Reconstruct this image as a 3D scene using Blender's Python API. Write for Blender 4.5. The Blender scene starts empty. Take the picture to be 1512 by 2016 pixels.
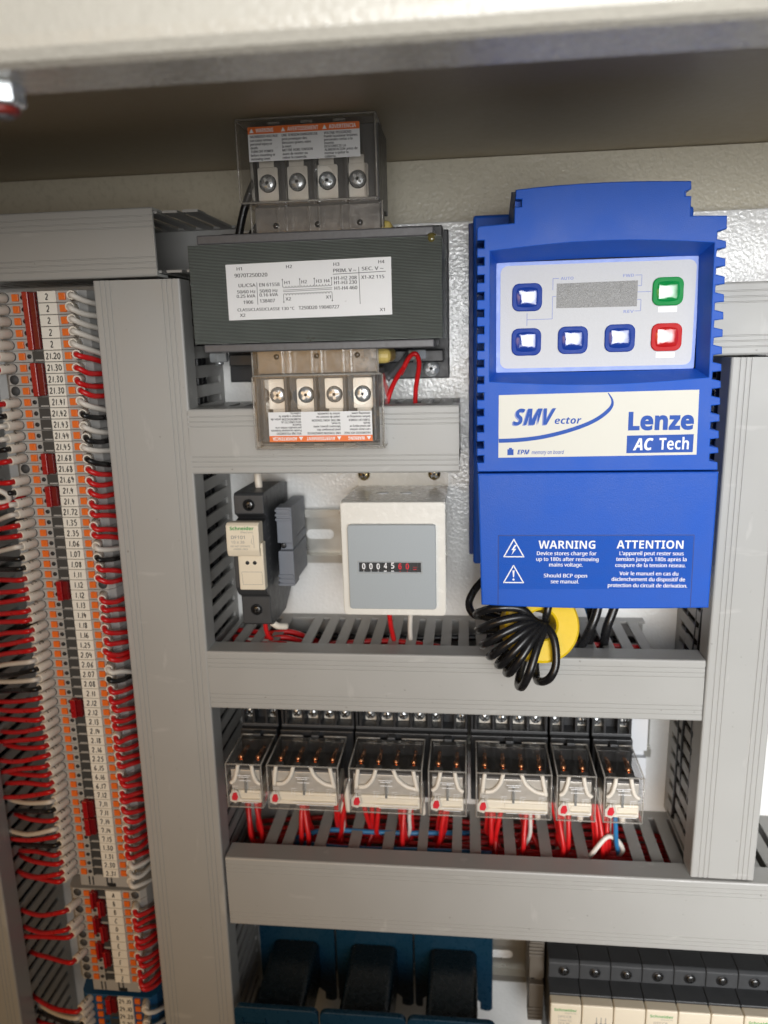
import bpy, bmesh, math, random
from mathutils import Vector, Matrix
random.seed(7)
S = 0.001                      # everything below is written in millimetres
sc = bpy.context.scene
COL = sc.collection

# ------------------------------------------------------------------ camera
cd = bpy.data.cameras.new('camera'); cam = bpy.data.objects.new('camera', cd); COL.objects.link(cam)
R_ = ((0.99394817, 0.10672548, -0.02601358), (-0.00163447, -0.22241521, -0.97495067), (-0.10983789, 0.96909295, -0.22089475))
m = Matrix((R_[0], [-c for c in R_[1]], [-c for c in R_[2]])).transposed().to_4x4()
m.translation = Vector((0, -466.75, 0)) * S
cam.matrix_world = m
cd.sensor_fit = 'VERTICAL'; cd.sensor_height = 24; cd.sensor_width = 18
cd.lens = 1509.9 * 24 / 2016
cd.clip_start = 0.01; cd.clip_end = 50
cd.dof.use_dof = True; cd.dof.focus_distance = 0.378; cd.dof.aperture_fstop = 5.2
sc.camera = cam
# ------------------------------------------------------------------ world (the workshop around the cabinet)
w = bpy.data.worlds.new('World'); sc.world = w; w.use_nodes = True
nt = w.node_tree; nt.nodes.clear()
out = nt.nodes.new('ShaderNodeOutputWorld'); bg = nt.nodes.new('ShaderNodeBackground')
tc = nt.nodes.new('ShaderNodeTexCoord'); dot = nt.nodes.new('ShaderNodeVectorMath'); dot.operation = 'DOT_PRODUCT'
dot.inputs[1].default_value = Vector((0.62, -0.70, 0.34)).normalized()
rp = nt.nodes.new('ShaderNodeValToRGB'); e = rp.color_ramp.elements
e[0].position = 0.0; e[0].color = (0.10, 0.062, 0.028, 1)
e[1].position = 1.0; e[1].color = (0.95, 0.97, 1.0, 1)
x = e.new(0.45); x.color = (0.225, 0.15, 0.075, 1)
x = e.new(0.82); x.color = (0.44, 0.41, 0.36, 1)
nt.links.new(tc.outputs['Generated'], dot.inputs[0]); nt.links.new(dot.outputs['Value'], rp.inputs[0])
nt.links.new(rp.outputs[0], bg.inputs[0]); bg.inputs[1].default_value = 0.21
nt.links.new(bg.outputs[0], out.inputs[0])
# ------------------------------------------------------------------ lamps
def area(name, loc, target, sx, sy, power, color):
    ld = bpy.data.lights.new(name, 'AREA'); ld.shape = 'RECTANGLE'; ld.size = sx * S; ld.size_y = sy * S
    ld.energy = power; ld.color = color
    o = bpy.data.objects.new(name, ld); COL.objects.link(o)
    o.location = Vector(loc) * S
    o.rotation_euler = (Vector(target) - Vector(loc)).to_track_quat('-Z', 'Y').to_euler()
    return o
def lamp(name, loc, target, sx, sy, power, color, spread):
    o = area(name, loc, target, sx, sy, power, color); o.data.spread = spread; return o
lamp('window_light', (300, -935, 168), (245, 0, 125), 780, 740, 3.0, (0.99, 0.997, 1.0), 1.1)       # daylight from the right
lamp('lower_right_fill', (301, -601, -296), (207, 0, -369), 300, 300, 0.33, (0.99, 0.995, 1.0), 0.8)        # added fill to brighten the lower right, no known source
lamp('warm_fill', (-419, -902, -117), (-140, 0, -470), 520, 520, 0.38, (1.0, 0.56, 0.17), 1.2)  # added warm fill for the lower left, standing in for ambient light
sc.view_settings.view_transform = 'Standard'; sc.view_settings.look = 'None'
sc.view_settings.exposure = 0.0; sc.view_settings.gamma = 1.0; sc.view_settings.use_curve_mapping = False
sc.cycles.max_bounces = 14; sc.cycles.transparent_max_bounces = 24
sc.cycles.use_denoising = True

# ------------------------------------------------------------------ materials
MATS = {}
def M(name, col, rough=0.5, metal=0.0, bump=0.0, bs=900.0, var=0.0, vs=250.0, spec=0.5, coat=0.0, bd=2.0, dist=0.0004):
    if name in MATS: return MATS[name]
    mt = bpy.data.materials.new(name); mt.use_nodes = True; MATS[name] = mt
    n = mt.node_tree; b = n.nodes['Principled BSDF']
    b.inputs['Base Color'].default_value = (*col, 1); b.inputs['Roughness'].default_value = rough
    b.inputs['Metallic'].default_value = metal; b.inputs['Specular IOR Level'].default_value = spec
    b.inputs['Coat Weight'].default_value = coat; b.inputs['Coat Roughness'].default_value = 0.08
    t = n.nodes.new('ShaderNodeTexCoord')
    if bump:
        no = n.nodes.new('ShaderNodeTexNoise'); no.inputs['Scale'].default_value = bs; no.inputs['Detail'].default_value = bd
        bu = n.nodes.new('ShaderNodeBump'); bu.inputs['Strength'].default_value = bump; bu.inputs['Distance'].default_value = dist
        n.links.new(t.outputs['Object'], no.inputs['Vector']); n.links.new(no.outputs['Fac'], bu.inputs['Height'])
        n.links.new(bu.outputs['Normal'], b.inputs['Normal'])
    no2 = n.nodes.new('ShaderNodeTexNoise'); no2.inputs['Scale'].default_value = vs; no2.inputs['Detail'].default_value = 5
    mr = n.nodes.new('ShaderNodeMapRange'); mr.inputs[1].default_value = 0.3; mr.inputs[2].default_value = 0.7
    mr.inputs[3].default_value = max(0.03, rough - 0.07); mr.inputs[4].default_value = min(1, rough + 0.07)
    n.links.new(t.outputs['Object'], no2.inputs['Vector']); n.links.new(no2.outputs['Fac'], mr.inputs[0])
    n.links.new(mr.outputs[0], b.inputs['Roughness'])
    if var:
        mx = n.nodes.new('ShaderNodeMix'); mx.data_type = 'RGBA'
        mx.inputs[6].default_value = (*[c * (1 - var) for c in col], 1); mx.inputs[7].default_value = (*[min(1, c * (1 + var)) for c in col], 1)
        n.links.new(no2.outputs['Fac'], mx.inputs[0]); n.links.new(mx.outputs[2], b.inputs['Base Color'])
    return mt
def clear(name, tint, rough=0.06, gl=1.0, milk=0.0):
    mt = bpy.data.materials.new(name); mt.use_nodes = True; MATS[name] = mt
    n = mt.node_tree; n.nodes.remove(n.nodes['Principled BSDF'])
    o = n.nodes['Material Output']; tr = n.nodes.new('ShaderNodeBsdfTransparent'); tr.inputs[0].default_value = (*tint, 1)
    g = n.nodes.new('ShaderNodeBsdfGlossy'); g.inputs['Roughness'].default_value = rough; g.inputs[0].default_value = (gl, gl, gl, 1)
    f = n.nodes.new('ShaderNodeFresnel'); f.inputs[0].default_value = 1.49
    mx = n.nodes.new('ShaderNodeMixShader')
    no = n.nodes.new('ShaderNodeTexNoise'); no.inputs['Scale'].default_value = 120; t = n.nodes.new('ShaderNodeTexCoord')
    bu = n.nodes.new('ShaderNodeBump'); bu.inputs['Strength'].default_value = 0.25; bu.inputs['Distance'].default_value = 0.001
    n.links.new(t.outputs['Object'], no.inputs['Vector']); n.links.new(no.outputs['Fac'], bu.inputs['Height'])
    n.links.new(bu.outputs['Normal'], g.inputs['Normal']); n.links.new(bu.outputs['Normal'], f.inputs['Normal'])
    ge = n.nodes.new('ShaderNodeNewGeometry'); sb = n.nodes.new('ShaderNodeMath'); sb.operation = 'SUBTRACT'; sb.inputs[0].default_value = 1.0
    ml = n.nodes.new('ShaderNodeMath'); ml.operation = 'MULTIPLY'
    n.links.new(ge.outputs['Backfacing'], sb.inputs[1]); n.links.new(sb.outputs[0], ml.inputs[0]); n.links.new(f.outputs[0], ml.inputs[1])
    n.links.new(ml.outputs[0], mx.inputs[0]); n.links.new(tr.outputs[0], mx.inputs[1]); n.links.new(g.outputs[0], mx.inputs[2])
    if milk:
        df = n.nodes.new('ShaderNodeBsdfDiffuse'); df.inputs[0].default_value = (.62, .60, .56, 1); m2 = n.nodes.new('ShaderNodeMixShader'); m2.inputs[0].default_value = milk
        n.links.new(mx.outputs[0], m2.inputs[1]); n.links.new(df.outputs[0], m2.inputs[2]); mx = m2
    n.links.new(mx.outputs[0], o.inputs[0]); return mt
m_panel = M('panel_paint', (0.82, 0.82, 0.80), 0.17, bump=0.6, bs=480, var=0.03, spec=0.8, dist=0.0006)
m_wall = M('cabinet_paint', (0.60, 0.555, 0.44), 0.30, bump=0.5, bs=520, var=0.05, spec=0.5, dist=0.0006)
m_ceil = M('shaded_ceiling_paint', (0.47, 0.40, 0.28), 0.45, bump=0.2, bs=700, var=0.04, dist=0.0003)  # cream cabinet paint, darkened: the shade under the ceiling is in the colour
m_lip = M('frame_paint', (0.66, 0.63, 0.55), 0.28, bump=0.55, bs=500, var=0.03, spec=0.55, dist=0.0006)
m_duct = M('grey_pvc', (0.395, 0.395, 0.38), 0.42, var=0.02, vs=40)
m_cut = M('cut_pvc', (0.78, 0.78, 0.74), 0.6)
m_chan = M('channel_pvc', (0.33, 0.325, 0.31), 0.45, var=0.03, vs=40)
m_black = M('black_plastic', (0.018, 0.019, 0.021), 0.42, bump=0.15, bs=1500, var=0.15)
m_dgrey = M('charcoal_plastic', (0.045, 0.048, 0.052), 0.45, bump=0.2, bs=1800, var=0.12)
m_bag = M('bobbin_grey', (0.10, 0.10, 0.105), 0.42, bump=0.3, bs=300, var=0.2, vs=500)
m_blue = M('blue_plastic', (0.010, 0.092, 0.50), 0.45, bump=0.28, bs=2400, var=0.10, vs=55, spec=0.28)
m_blued = M('blue_plastic_textured', (0.009, 0.088, 0.475), 0.55, spec=0.2, bump=0.5, bs=2600, var=0.05)
m_navy = M('navy_tone', (0.012, 0.035, 0.20), 0.5)
m_lblue = M('pale_blue_film', (0.20, 0.30, 0.72), 0.4)
m_memb = M('grey_membrane', (0.58, 0.59, 0.61), 0.5, spec=0.35, bump=0.25, bs=2600, var=0.05, vs=900)
m_lens = M('sparkling_display', (0.24, 0.24, 0.235), 0.3, bump=0.6, bs=2200, var=0.55, vs=2600)
m_bluek = M('blue_key', (0.008, 0.045, 0.30), 0.06, coat=1.0, spec=1.0, bump=0.5, bs=210, bd=1.0, dist=0.0006)
m_bluer = M('blue_key_rim', (0.008, 0.045, 0.30), 0.5, spec=0.2)
m_greenr = M('green_key_rim', (0.0, 0.26, 0.055), 0.5, spec=0.2)
m_redr = M('red_key_rim', (0.52, 0.012, 0.015), 0.5, spec=0.2)
m_greenk = M('green_key', (0.0, 0.27, 0.06), 0.06, coat=1.0, spec=1.0, bump=0.5, bs=190, bd=1.0, dist=0.0006)
m_redk = M('red_key', (0.52, 0.012, 0.015), 0.06, coat=1.0, spec=1.0, bump=0.5, bs=230, bd=1.0, dist=0.0006)
m_plate = M('cream_label', (0.70, 0.69, 0.62), 0.5, var=0.02, spec=0.3)
m_ink = M('blue_ink', (0.022, 0.09, 0.42), 0.55, spec=0.25)
m_inkl = M('pale_blue_ink', (0.22, 0.27, 0.55), 0.5)
m_wink = M('white_ink', (0.85, 0.86, 0.88), 0.5)
m_kink = M('black_ink', (0.012, 0.012, 0.014), 0.55)
m_gink = M('grey_ink', (0.30, 0.29, 0.27), 0.55)
m_green = M('green_ink', (0.02, 0.33, 0.05), 0.5)
m_paper = M('white_paper', (0.76, 0.765, 0.77), 0.55, var=0.02, spec=0.3)
m_orange = M('orange_ink', (0.80, 0.17, 0.03), 0.5)
m_orkey = M('orange_plastic', (0.82, 0.16, 0.015), 0.38, var=0.08)
m_zinc = M('zinc_steel', (0.60, 0.63, 0.645), 0.28, 0.72, bump=0.1, bs=800, var=0.1)
m_bright = M('bright_zinc', (0.84, 0.88, 0.90), 0.2, 0.6)
m_dark = M('dark_steel', (0.10, 0.10, 0.10), 0.3, 1.0)
m_tin = M('tinned_plate', (0.76, 0.72, 0.64), 0.42, 0.35, bump=0.15, bs=700, var=0.08)
m_strap = M('plated_strap', (0.23, 0.222, 0.21), 0.2, 0.3, bump=0.25, bs=260, var=0.25, vs=320)
m_rail = M('passivated_rail', (0.52, 0.51, 0.47), 0.32, 0.75, var=0.06, vs=60)
m_brass = M('passivated_brass', (0.42, 0.33, 0.16), 0.22, 1.0, var=0.2)
m_copper = M('copper_contact', (0.80, 0.36, 0.17), 0.22, 1.0)
m_cream = M('cream_plastic', (0.80, 0.72, 0.57), 0.42, bump=0.1, bs=1500, var=0.02)
m_coil = M('ivory_plastic', (0.90, 0.85, 0.73), 0.4, var=0.04)
m_yellow = M('yellow_plastic', (0.80, 0.55, 0.012), 0.34, bump=0.12, bs=700, var=0.06)
m_tape = M('yellow_tape', (0.62, 0.48, 0.14), 0.4, var=0.2)
m_red = M('red_pvc', (0.60, 0.012, 0.014), 0.33, var=0.12, vs=120)
m_jump = M('red_jumper', (0.36, 0.008, 0.012), 0.28, var=0.1, coat=0.3)
m_jumpd = M('dark_red_jumper', (0.16, 0.004, 0.008), 0.3)
m_white = M('white_pvc', (0.72, 0.68, 0.62), 0.38, var=0.05)
m_sleeve = M('white_sleeve', (0.80, 0.745, 0.65), 0.42, var=0.06, vs=400)
m_wblack = M('black_pvc', (0.012, 0.012, 0.013), 0.3, bump=0.06, bs=600)
m_blackcab = M('black_cable', (0.010, 0.010, 0.011), 0.27, bump=0.15, bs=380, var=0.2)
m_wblue = M('blue_pvc', (0.03, 0.19, 0.42), 0.35)
m_green_w = M('green_pvc', (0.02, 0.10, 0.03), 0.4)
m_term = M('grey_terminal', (0.40, 0.395, 0.38), 0.45, bump=0.1, bs=1200, var=0.05)
m_termb = M('blue_terminal', (0.01, 0.085, 0.21), 0.45, var=0.05)
m_hole = M('dark_cavity', (0.06, 0.062, 0.065), 0.6)
m_slot = M('comb_slot', (0.05, 0.053, 0.055), 0.45)
m_card = M('marker_card', (0.86, 0.83, 0.75), 0.55, var=0.03)
m_meter = M('grey_meter', (0.36, 0.40, 0.425), 0.42, bump=0.25, bs=2600, var=0.10, vs=2300)
m_brk = M('white_bracket', (0.78, 0.765, 0.71), 0.24, bump=0.25, bs=430, spec=0.6, var=0.02, dist=0.0005)
m_stop = M('slate_plastic', (0.19, 0.205, 0.235), 0.5, var=0.06)
m_stopw = M('pale_plastic', (0.55, 0.56, 0.58), 0.5)
m_teal = M('teal_plastic', (0.006, 0.036, 0.070), 0.30, bump=0.06, bs=300, var=0.1)
m_teald = M('dark_teal_plastic', (0.004, 0.010, 0.014), 0.28, bump=0.06, bs=300)
m_lead = M('white_lead', (0.92, 0.88, 0.80), 0.35)
m_flag = M('red_flag', (0.72, 0.02, 0.04), 0.35)
m_clear = clear('clear_cover', (0.965, 0.96, 0.955), 0.05, milk=.03)
m_relayc = clear('clear_relay_cover', (0.98, 0.975, 0.97), 0.06, milk=.02)
m_edge = clear('cover_edge', (0.86, 0.845, 0.82), 0.14, milk=.30)
# laminated core: fine horizontal sheets of steel
m_core = M('laminated_steel', (0.24, 0.265, 0.245), 0.38, 0.55, var=0.22, vs=45)
n_ = m_core.node_tree; wv = n_.nodes.new('ShaderNodeTexWave'); wv.bands_direction = 'Z'; wv.inputs['Scale'].default_value = 450
wv.inputs['Distortion'].default_value = 0.6; wv.inputs['Detail'].default_value = 1
b_ = n_.nodes.new('ShaderNodeBump'); b_.inputs['Strength'].default_value = 0.9; b_.inputs['Distance'].default_value = 0.0005
t_ = n_.nodes.new('ShaderNodeTexCoord'); n_.links.new(t_.outputs['Object'], wv.inputs['Vector']); n_.links.new(wv.outputs['Fac'], b_.inputs['Height'])
n_.links.new(b_.outputs['Normal'], n_.nodes['Principled BSDF'].inputs['Normal'])
x_ = n_.nodes.new('ShaderNodeMix'); x_.data_type = 'RGBA'; x_.blend_type = 'MULTIPLY'; x_.inputs[0].default_value = .75
q_ = n_.nodes.new('ShaderNodeValToRGB'); q_.color_ramp.elements[0].color = (.35, .36, .34, 1); q_.color_ramp.elements[0].position = .15; q_.color_ramp.elements[1].position = .6
o_ = n_.nodes['Principled BSDF'].inputs['Base Color'].links[0].from_socket
n_.links.new(wv.outputs['Fac'], q_.inputs[0]); n_.links.new(o_, x_.inputs[6]); n_.links.new(q_.outputs[0], x_.inputs[7]); n_.links.new(x_.outputs[2], n_.nodes['Principled BSDF'].inputs['Base Color'])
def wear(mt, scale, lo, col, stretch=(1, 1, 1), amt=.6):
    # sparse specks / rub marks of their own shape in the surface colour
    n = mt.node_tree; b = n.nodes['Principled BSDF']; t = n.nodes.new('ShaderNodeTexCoord'); mp = n.nodes.new('ShaderNodeMapping'); mp.inputs['Scale'].default_value = stretch
    no = n.nodes.new('ShaderNodeTexNoise'); no.inputs['Scale'].default_value = scale; no.inputs['Detail'].default_value = 3
    r = n.nodes.new('ShaderNodeMapRange'); r.inputs[1].default_value = lo; r.inputs[2].default_value = lo + .05; r.inputs[4].default_value = amt
    mx = n.nodes.new('ShaderNodeMix'); mx.data_type = 'RGBA'; src = b.inputs['Base Color']
    if src.links: n.links.new(src.links[0].from_socket, mx.inputs[6])
    else: mx.inputs[6].default_value = src.default_value
    mx.inputs[7].default_value = (*col, 1)
    n.links.new(t.outputs['Object'], mp.inputs['Vector']); n.links.new(mp.outputs['Vector'], no.inputs['Vector']); n.links.new(no.outputs['Fac'], r.inputs[0])
    n.links.new(r.outputs[0], mx.inputs[0]); n.links.new(mx.outputs[2], src)
wear(m_duct, 420, .735, (.16, .15, .13)); wear(m_duct, 95, .70, (.50, .50, .48), (1, 1, .25), .5); wear(m_duct, 95, .70, (.50, .50, .48), (.25, 1, 1), .5)
wear(m_blue, 500, .745, (.10, .20, .60), (1, 1, 1), .5); wear(m_panel, 380, .75, (.35, .31, .25)); wear(m_paper, 300, .74, (.45, .44, .42)); wear(m_yellow, 400, .73, (.35, .22, .02)); wear(m_brk, 380, .75, (.40, .36, .30))
wear(m_card, 500, .74, (.45, .42, .36)); wear(m_core, 120, .70, (.10, .085, .05), (1, 1, 1), .6); wear(m_teal, 300, .73, (.06, .10, .14)); wear(m_teald, 300, .73, (.04, .05, .06)); wear(m_dgrey, 400, .74, (.14, .14, .14))

# ------------------------------------------------------------------ mesh builder
def temp_mesh(ob):
    me = bpy.data.meshes.new_from_object(ob)
    vs = [v.co.copy() for v in me.vertices]; fs = [tuple(p.vertices) for p in me.polygons]
    bpy.data.meshes.remove(me); dat = ob.data; bpy.data.objects.remove(ob); bpy.data.curves.remove(dat)
    return vs, fs
TEXT = {}
FACES = {'r': (0x1D5A0, 0x1D5BA, 0x1D7E2), 'b': (0x1D5D4, 0x1D5EE, 0x1D7EC), 'i': (0x1D608, 0x1D622, 0x1D7E2), 'bi': (0x1D63C, 0x1D656, 0x1D7EC)}
def sans(s, face):
    # the plain grotesque letterforms of the built-in symbol font instead of the humanist default
    U, L, N = FACES[face]; o = ''
    for c in s:
        o += chr(U + ord(c) - 65) if 'A' <= c <= 'Z' else chr(L + ord(c) - 97) if 'a' <= c <= 'z' else chr(N + ord(c) - 48) if '0' <= c <= '9' else c
    return o
def text_mesh(s, bold=0.0, face=None):
    k0 = bold
    bold = bold if face else 0.0 if bold >= .02 else bold; face = face or ('b' if k0 >= .02 else 'r')
    k = (s, bold, face)
    if k not in TEXT:
        cu = bpy.data.curves.new('t', 'FONT'); cu.body = sans(s, face); cu.size = 1; cu.resolution_u = 2; cu.offset = bold; cu.fill_mode = 'FRONT'
        TEXT[k] = temp_mesh(bpy.data.objects.new('t', cu))
    return TEXT[k]
vH, _ = text_mesh('H'); CAP = max(v.y for v in vH) - min(v.y for v in vH)
def catmull(pts, n):
    P = [Vector(p) for p in pts]; P = [P[0] * 2 - P[1]] + P + [P[-1] * 2 - P[-2]]; o = []
    for i in range(1, len(P) - 2):
        a, b, c, d = P[i - 1:i + 3]
        for k in range(n):
            t = k / n
            o.append(0.5 * ((2 * b) + (c - a) * t + (2 * a - 5 * b + 4 * c - d) * t * t + (3 * b - a - 3 * c + d) * t ** 3))
    return o + [P[-2]]
def rrect(x0, x1, z0, z1, r, n=4):
    o = []
    for cx, cz, a in ((x1 - r, z1 - r, 0), (x0 + r, z1 - r, 90), (x0 + r, z0 + r, 180), (x1 - r, z0 + r, 270)):
        for k in range(n + 1):
            t = math.radians(a + 90 * k / n); o.append((cx + r * math.cos(t), cz + r * math.sin(t)))
    return o
def circ(cx, cz, r, n=24): return [(cx + r * math.cos(2 * math.pi * k / n), cz + r * math.sin(2 * math.pi * k / n)) for k in range(n)]
AX = {'x': lambda u, v, w: (w, u, v), 'y': lambda u, v, w: (u, -w, v), 'z': lambda u, v, w: (u, v, w)}
class MB:
    def __init__(s): s.v = []; s.f = []; s.m = []; s.sm = []; s.mats = []
    def add(s, vs, fs, mat, smooth=False):
        if mat not in s.mats: s.mats.append(mat)
        i = s.mats.index(mat); o = len(s.v)
        s.v += [Vector(v) for v in vs]
        for f in fs: s.f.append(tuple(o + k for k in f)); s.m.append(i); s.sm.append(smooth)
        return s
    def box(s, x0, x1, y0, y1, z0, z1, mat, b=0.0, seg=2):
        x0, x1 = sorted((x0, x1)); y0, y1 = sorted((y0, y1)); z0, z1 = sorted((z0, z1))
        bm = bmesh.new(); bmesh.ops.create_cube(bm, size=1)
        for v in bm.verts: v.co = Vector(((x0 + x1) / 2 + v.co.x * (x1 - x0), (y0 + y1) / 2 + v.co.y * (y1 - y0), (z0 + z1) / 2 + v.co.z * (z1 - z0)))
        if b: bmesh.ops.bevel(bm, geom=bm.edges[:], offset=b, segments=seg, affect='EDGES', profile=0.5)
        bm.verts.index_update()
        s.add([v.co for v in bm.verts], [[v.index for v in f.verts] for f in bm.faces], mat); bm.free(); return s
    def prism(s, poly, ax, a0, a1, mat, b=0.0, cap=None):
        # poly in the plane across the axis: 'x' -> (y, z); 'y' -> (x, z); 'z' -> (x, y)
        mp = {'x': lambda u, v, w: (w, u, v), 'y': lambda u, v, w: (u, w, v), 'z': lambda u, v, w: (u, v, w)}[ax]
        bm = bmesh.new(); A = [bm.verts.new(mp(u, v, a0)) for u, v in poly]; B = [bm.verts.new(mp(u, v, a1)) for u, v in poly]
        n = len(poly); caps = [bm.faces.new(A), bm.faces.new(B[::-1])]
        for i in range(n): bm.faces.new((A[i], B[i], B[(i + 1) % n], A[(i + 1) % n]))
        bmesh.ops.recalc_face_normals(bm, faces=bm.faces[:])
        if b: bmesh.ops.bevel(bm, geom=bm.edges[:], offset=b, segments=2, affect='EDGES', profile=0.5)
        bm.verts.index_update()
        if cap and not b:
            s.add([v.co for v in bm.verts], [[v.index for v in f.verts] for f in bm.faces if f not in caps], mat)
            s.add([v.co for v in bm.verts], [[v.index for v in f.verts] for f in caps], cap)
        else:
            s.add([v.co for v in bm.verts], [[v.index for v in f.verts] for f in bm.faces], mat)
        bm.free(); return s
    def plate(s, outer, holes, ax, lo, hi, mat, b=0.0):
        # flat plate with holes; axes as in AX ('y': u = x, v = z, lo/hi are y)
        cu = bpy.data.curves.new('c', 'CURVE'); cu.dimensions = '2D'; cu.fill_mode = 'BOTH'
        lo, hi = sorted((lo, hi)); cu.extrude = (hi - lo) / 2 - b; cu.bevel_depth = b; cu.bevel_resolution = 1; cu.offset = -b
        for pl in [outer] + holes:
            sp = cu.splines.new('POLY'); sp.points.add(len(pl) - 1); sp.use_cyclic_u = True
            for p, (u, v) in zip(sp.points, pl): p.co = (u, v, 0, 1)
        vs, fs = temp_mesh(bpy.data.objects.new('c', cu)); mid = (lo + hi) / 2
        if ax == 'y': V = [(v.x, mid - v.z, v.y) for v in vs]
        elif ax == 'x': V = [(mid + v.z, v.x, v.y) for v in vs]
        else: V = [(v.x, v.y, mid + v.z) for v in vs]
        return s.add(V, fs, mat)
    def lathe(s, c, axis, prof, mat, n=20, smooth=True, ang=0.0):
        d = Vector(axis).normalized(); u = d.orthogonal().normalized(); v = d.cross(u); c = Vector(c); vs = []; fs = []
        for r, h in prof:
            for k in range(n):
                t = 2 * math.pi * k / n + ang; vs.append(c + d * h + (u * math.cos(t) + v * math.sin(t)) * max(r, 1e-4))
        for i in range(len(prof) - 1):
            for k in range(n):
                a = i * n + k; b = i * n + (k + 1) % n; fs.append((a, b, b + n, a + n))
        fs.append(tuple(range(n))[::-1]); fs.append(tuple((len(prof) - 1) * n + k for k in range(n)))
        return s.add(vs, fs, mat, smooth)
    def tube(s, pts, r, mat, sub=5, n=10, r1=None):
        P = catmull(pts, sub) if sub > 1 and len(pts) > 2 else [Vector(p) for p in pts]
        L = len(P); up = None; vs = []; fs = []
        for i, p in enumerate(P):
            d = (P[min(i + 1, L - 1)] - P[max(i - 1, 0)]).normalized()
            up = d.orthogonal().normalized() if up is None else (up - d * up.dot(d)).normalized()
            w_ = d.cross(up); rr = r if r1 is None else r + (r1 - r) * i / (L - 1)
            for k in range(n):
                t = 2 * math.pi * k / n; vs.append(p + (up * math.cos(t) + w_ * math.sin(t)) * rr)
        for i in range(L - 1):
            for k in range(n):
                a = i * n + k; b = i * n + (k + 1) % n; fs.append((a, b, b + n, a + n))
        fs.append(tuple(range(n))[::-1]); fs.append(tuple((L - 1) * n + k for k in range(n)))
        return s.add(vs, fs, mat, True)
    def text(s, t, x, z, h, y, mat, width=None, bold=0.0, shear=0.0, flip=False, align='l', yaw=0.0, face=None):
        if face == 'r' and bold > 0:                                       # a little heavier: printed twice, a hair apart
            s.text(t, x + bold * h, z, h, y - .004, mat, width, 0.0, shear, flip, align, yaw, face); bold = 0.0
        vs, fs = text_mesh(t, bold, face); k = h / CAP
        x0 = min(v.x for v in vs); x1 = max(v.x for v in vs); kx = k if width is None else width / (x1 - x0)
        off = {'l': 0, 'c': -(x1 - x0) * kx / 2, 'r': -(x1 - x0) * kx}[align]
        V = []
        for v in vs:
            a = (v.x - x0) * kx + off + shear * v.y * k; b = v.y * k
            a, b = a * math.cos(yaw) - b * math.sin(yaw), a * math.sin(yaw) + b * math.cos(yaw)
            V.append((x - a, y, z - b) if flip else (x + a, y, z + b))
        return s.add(V, fs, mat)
    def ribbon(s, pts, wd, y, mat):
        # flat printed line through (x, z) points
        P = [Vector((p[0], p[1])) for p in pts]; L = len(P); vs = []
        for i, p in enumerate(P):
            d = P[min(i + 1, L - 1)] - P[max(i - 1, 0)]
            d = d.normalized() if d.length > 1e-9 else Vector((1, 0)); q = Vector((-d.y, d.x)) * wd / 2
            vs += [(p.x + q.x, y, p.y + q.y), (p.x - q.x, y, p.y - q.y)]
        return s.add(vs, [(2 * i, 2 * i + 1, 2 * i + 3, 2 * i + 2) for i in range(L - 1)], mat)
    def line(s, x0, z0, x1, z1, wd, y, mat): return s.ribbon([(x0, z0), (x1, z1)], wd, y, mat)
    def flat(s, poly, y, mat): return s.add([(u, y, v) for u, v in poly], [tuple(range(len(poly)))], mat)
    def xf(s, fn): s.v = [Vector(fn(v)) for v in s.v]; return s
    def screw(s, x, y, z, r, mat=None, ang=0.6, h=None, cross=None):
        mat = mat or m_zinc; h = h or r * 0.55
        s.lathe((x, y, z), (0, -1, 0), [(r, 0), (r, h * .35), (r * .92, h * .6), (r * .7, h * .88), (r * .35, h), (0, h)], mat, 18)
        for a in (ang, ang + math.pi / 2):
            c, q = math.cos(a), math.sin(a)
            for sgn in (1,):
                L, W = r * .66, r * .17
                P = [(c * u - q * v, q * u + c * v) for u, v in ((-L, -W), (L, -W), (L, W), (-L, W))]
                s.prism([(x + p, z + t) for p, t in P], 'y', y - h * 1.10, y - h * .5, cross or m_dark)
        return s
    def build(s, name, parent=None, loc=None, kind=None):
        me = bpy.data.meshes.new(name); L = Vector(LOC[parent.name] if parent else (loc or (0, 0, 0)))
        me.from_pydata([tuple((v - L) * S) for v in s.v], [], s.f)
        for mt in s.mats: me.materials.append(mt)
        me.polygons.foreach_set('material_index', s.m); me.polygons.foreach_set('use_smooth', s.sm); me.update()
        o = bpy.data.objects.new(name, me); COL.objects.link(o)
        LOC[o.name] = L
        if parent: o.parent = parent
        else: o.location = L * S
        if kind: o['kind'] = kind
        return o
LOC = {}
def tag(o, label, cat, group=None):
    o['label'] = label; o['category'] = cat
    if group: o['group'] = group
    return o
def thing(name, label, cat, loc, group=None, lean=0.0):
    o = bpy.data.objects.new(name, None); COL.objects.link(o); o.location = Vector(loc) * S; o.rotation_euler = (0, lean, 0)
    o.empty_display_size = 0.01; LOC[o.name] = Vector(loc); return tag(o, label, cat, group)
def dup(root, loc, label, group=None):
    r = root.copy(); COL.objects.link(r); r.location = Vector(loc) * S; r['label'] = label; LOC[r.name] = Vector(loc)
    if group: r['group'] = group
    for ch in list(root.children):
        c = ch.copy(); COL.objects.link(c); c.parent = r; LOC[c.name] = Vector(loc)
        for g in list(ch.children):
            d = g.copy(); COL.objects.link(d); d.parent = c
    return r
LEAN = 0.0078

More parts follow.
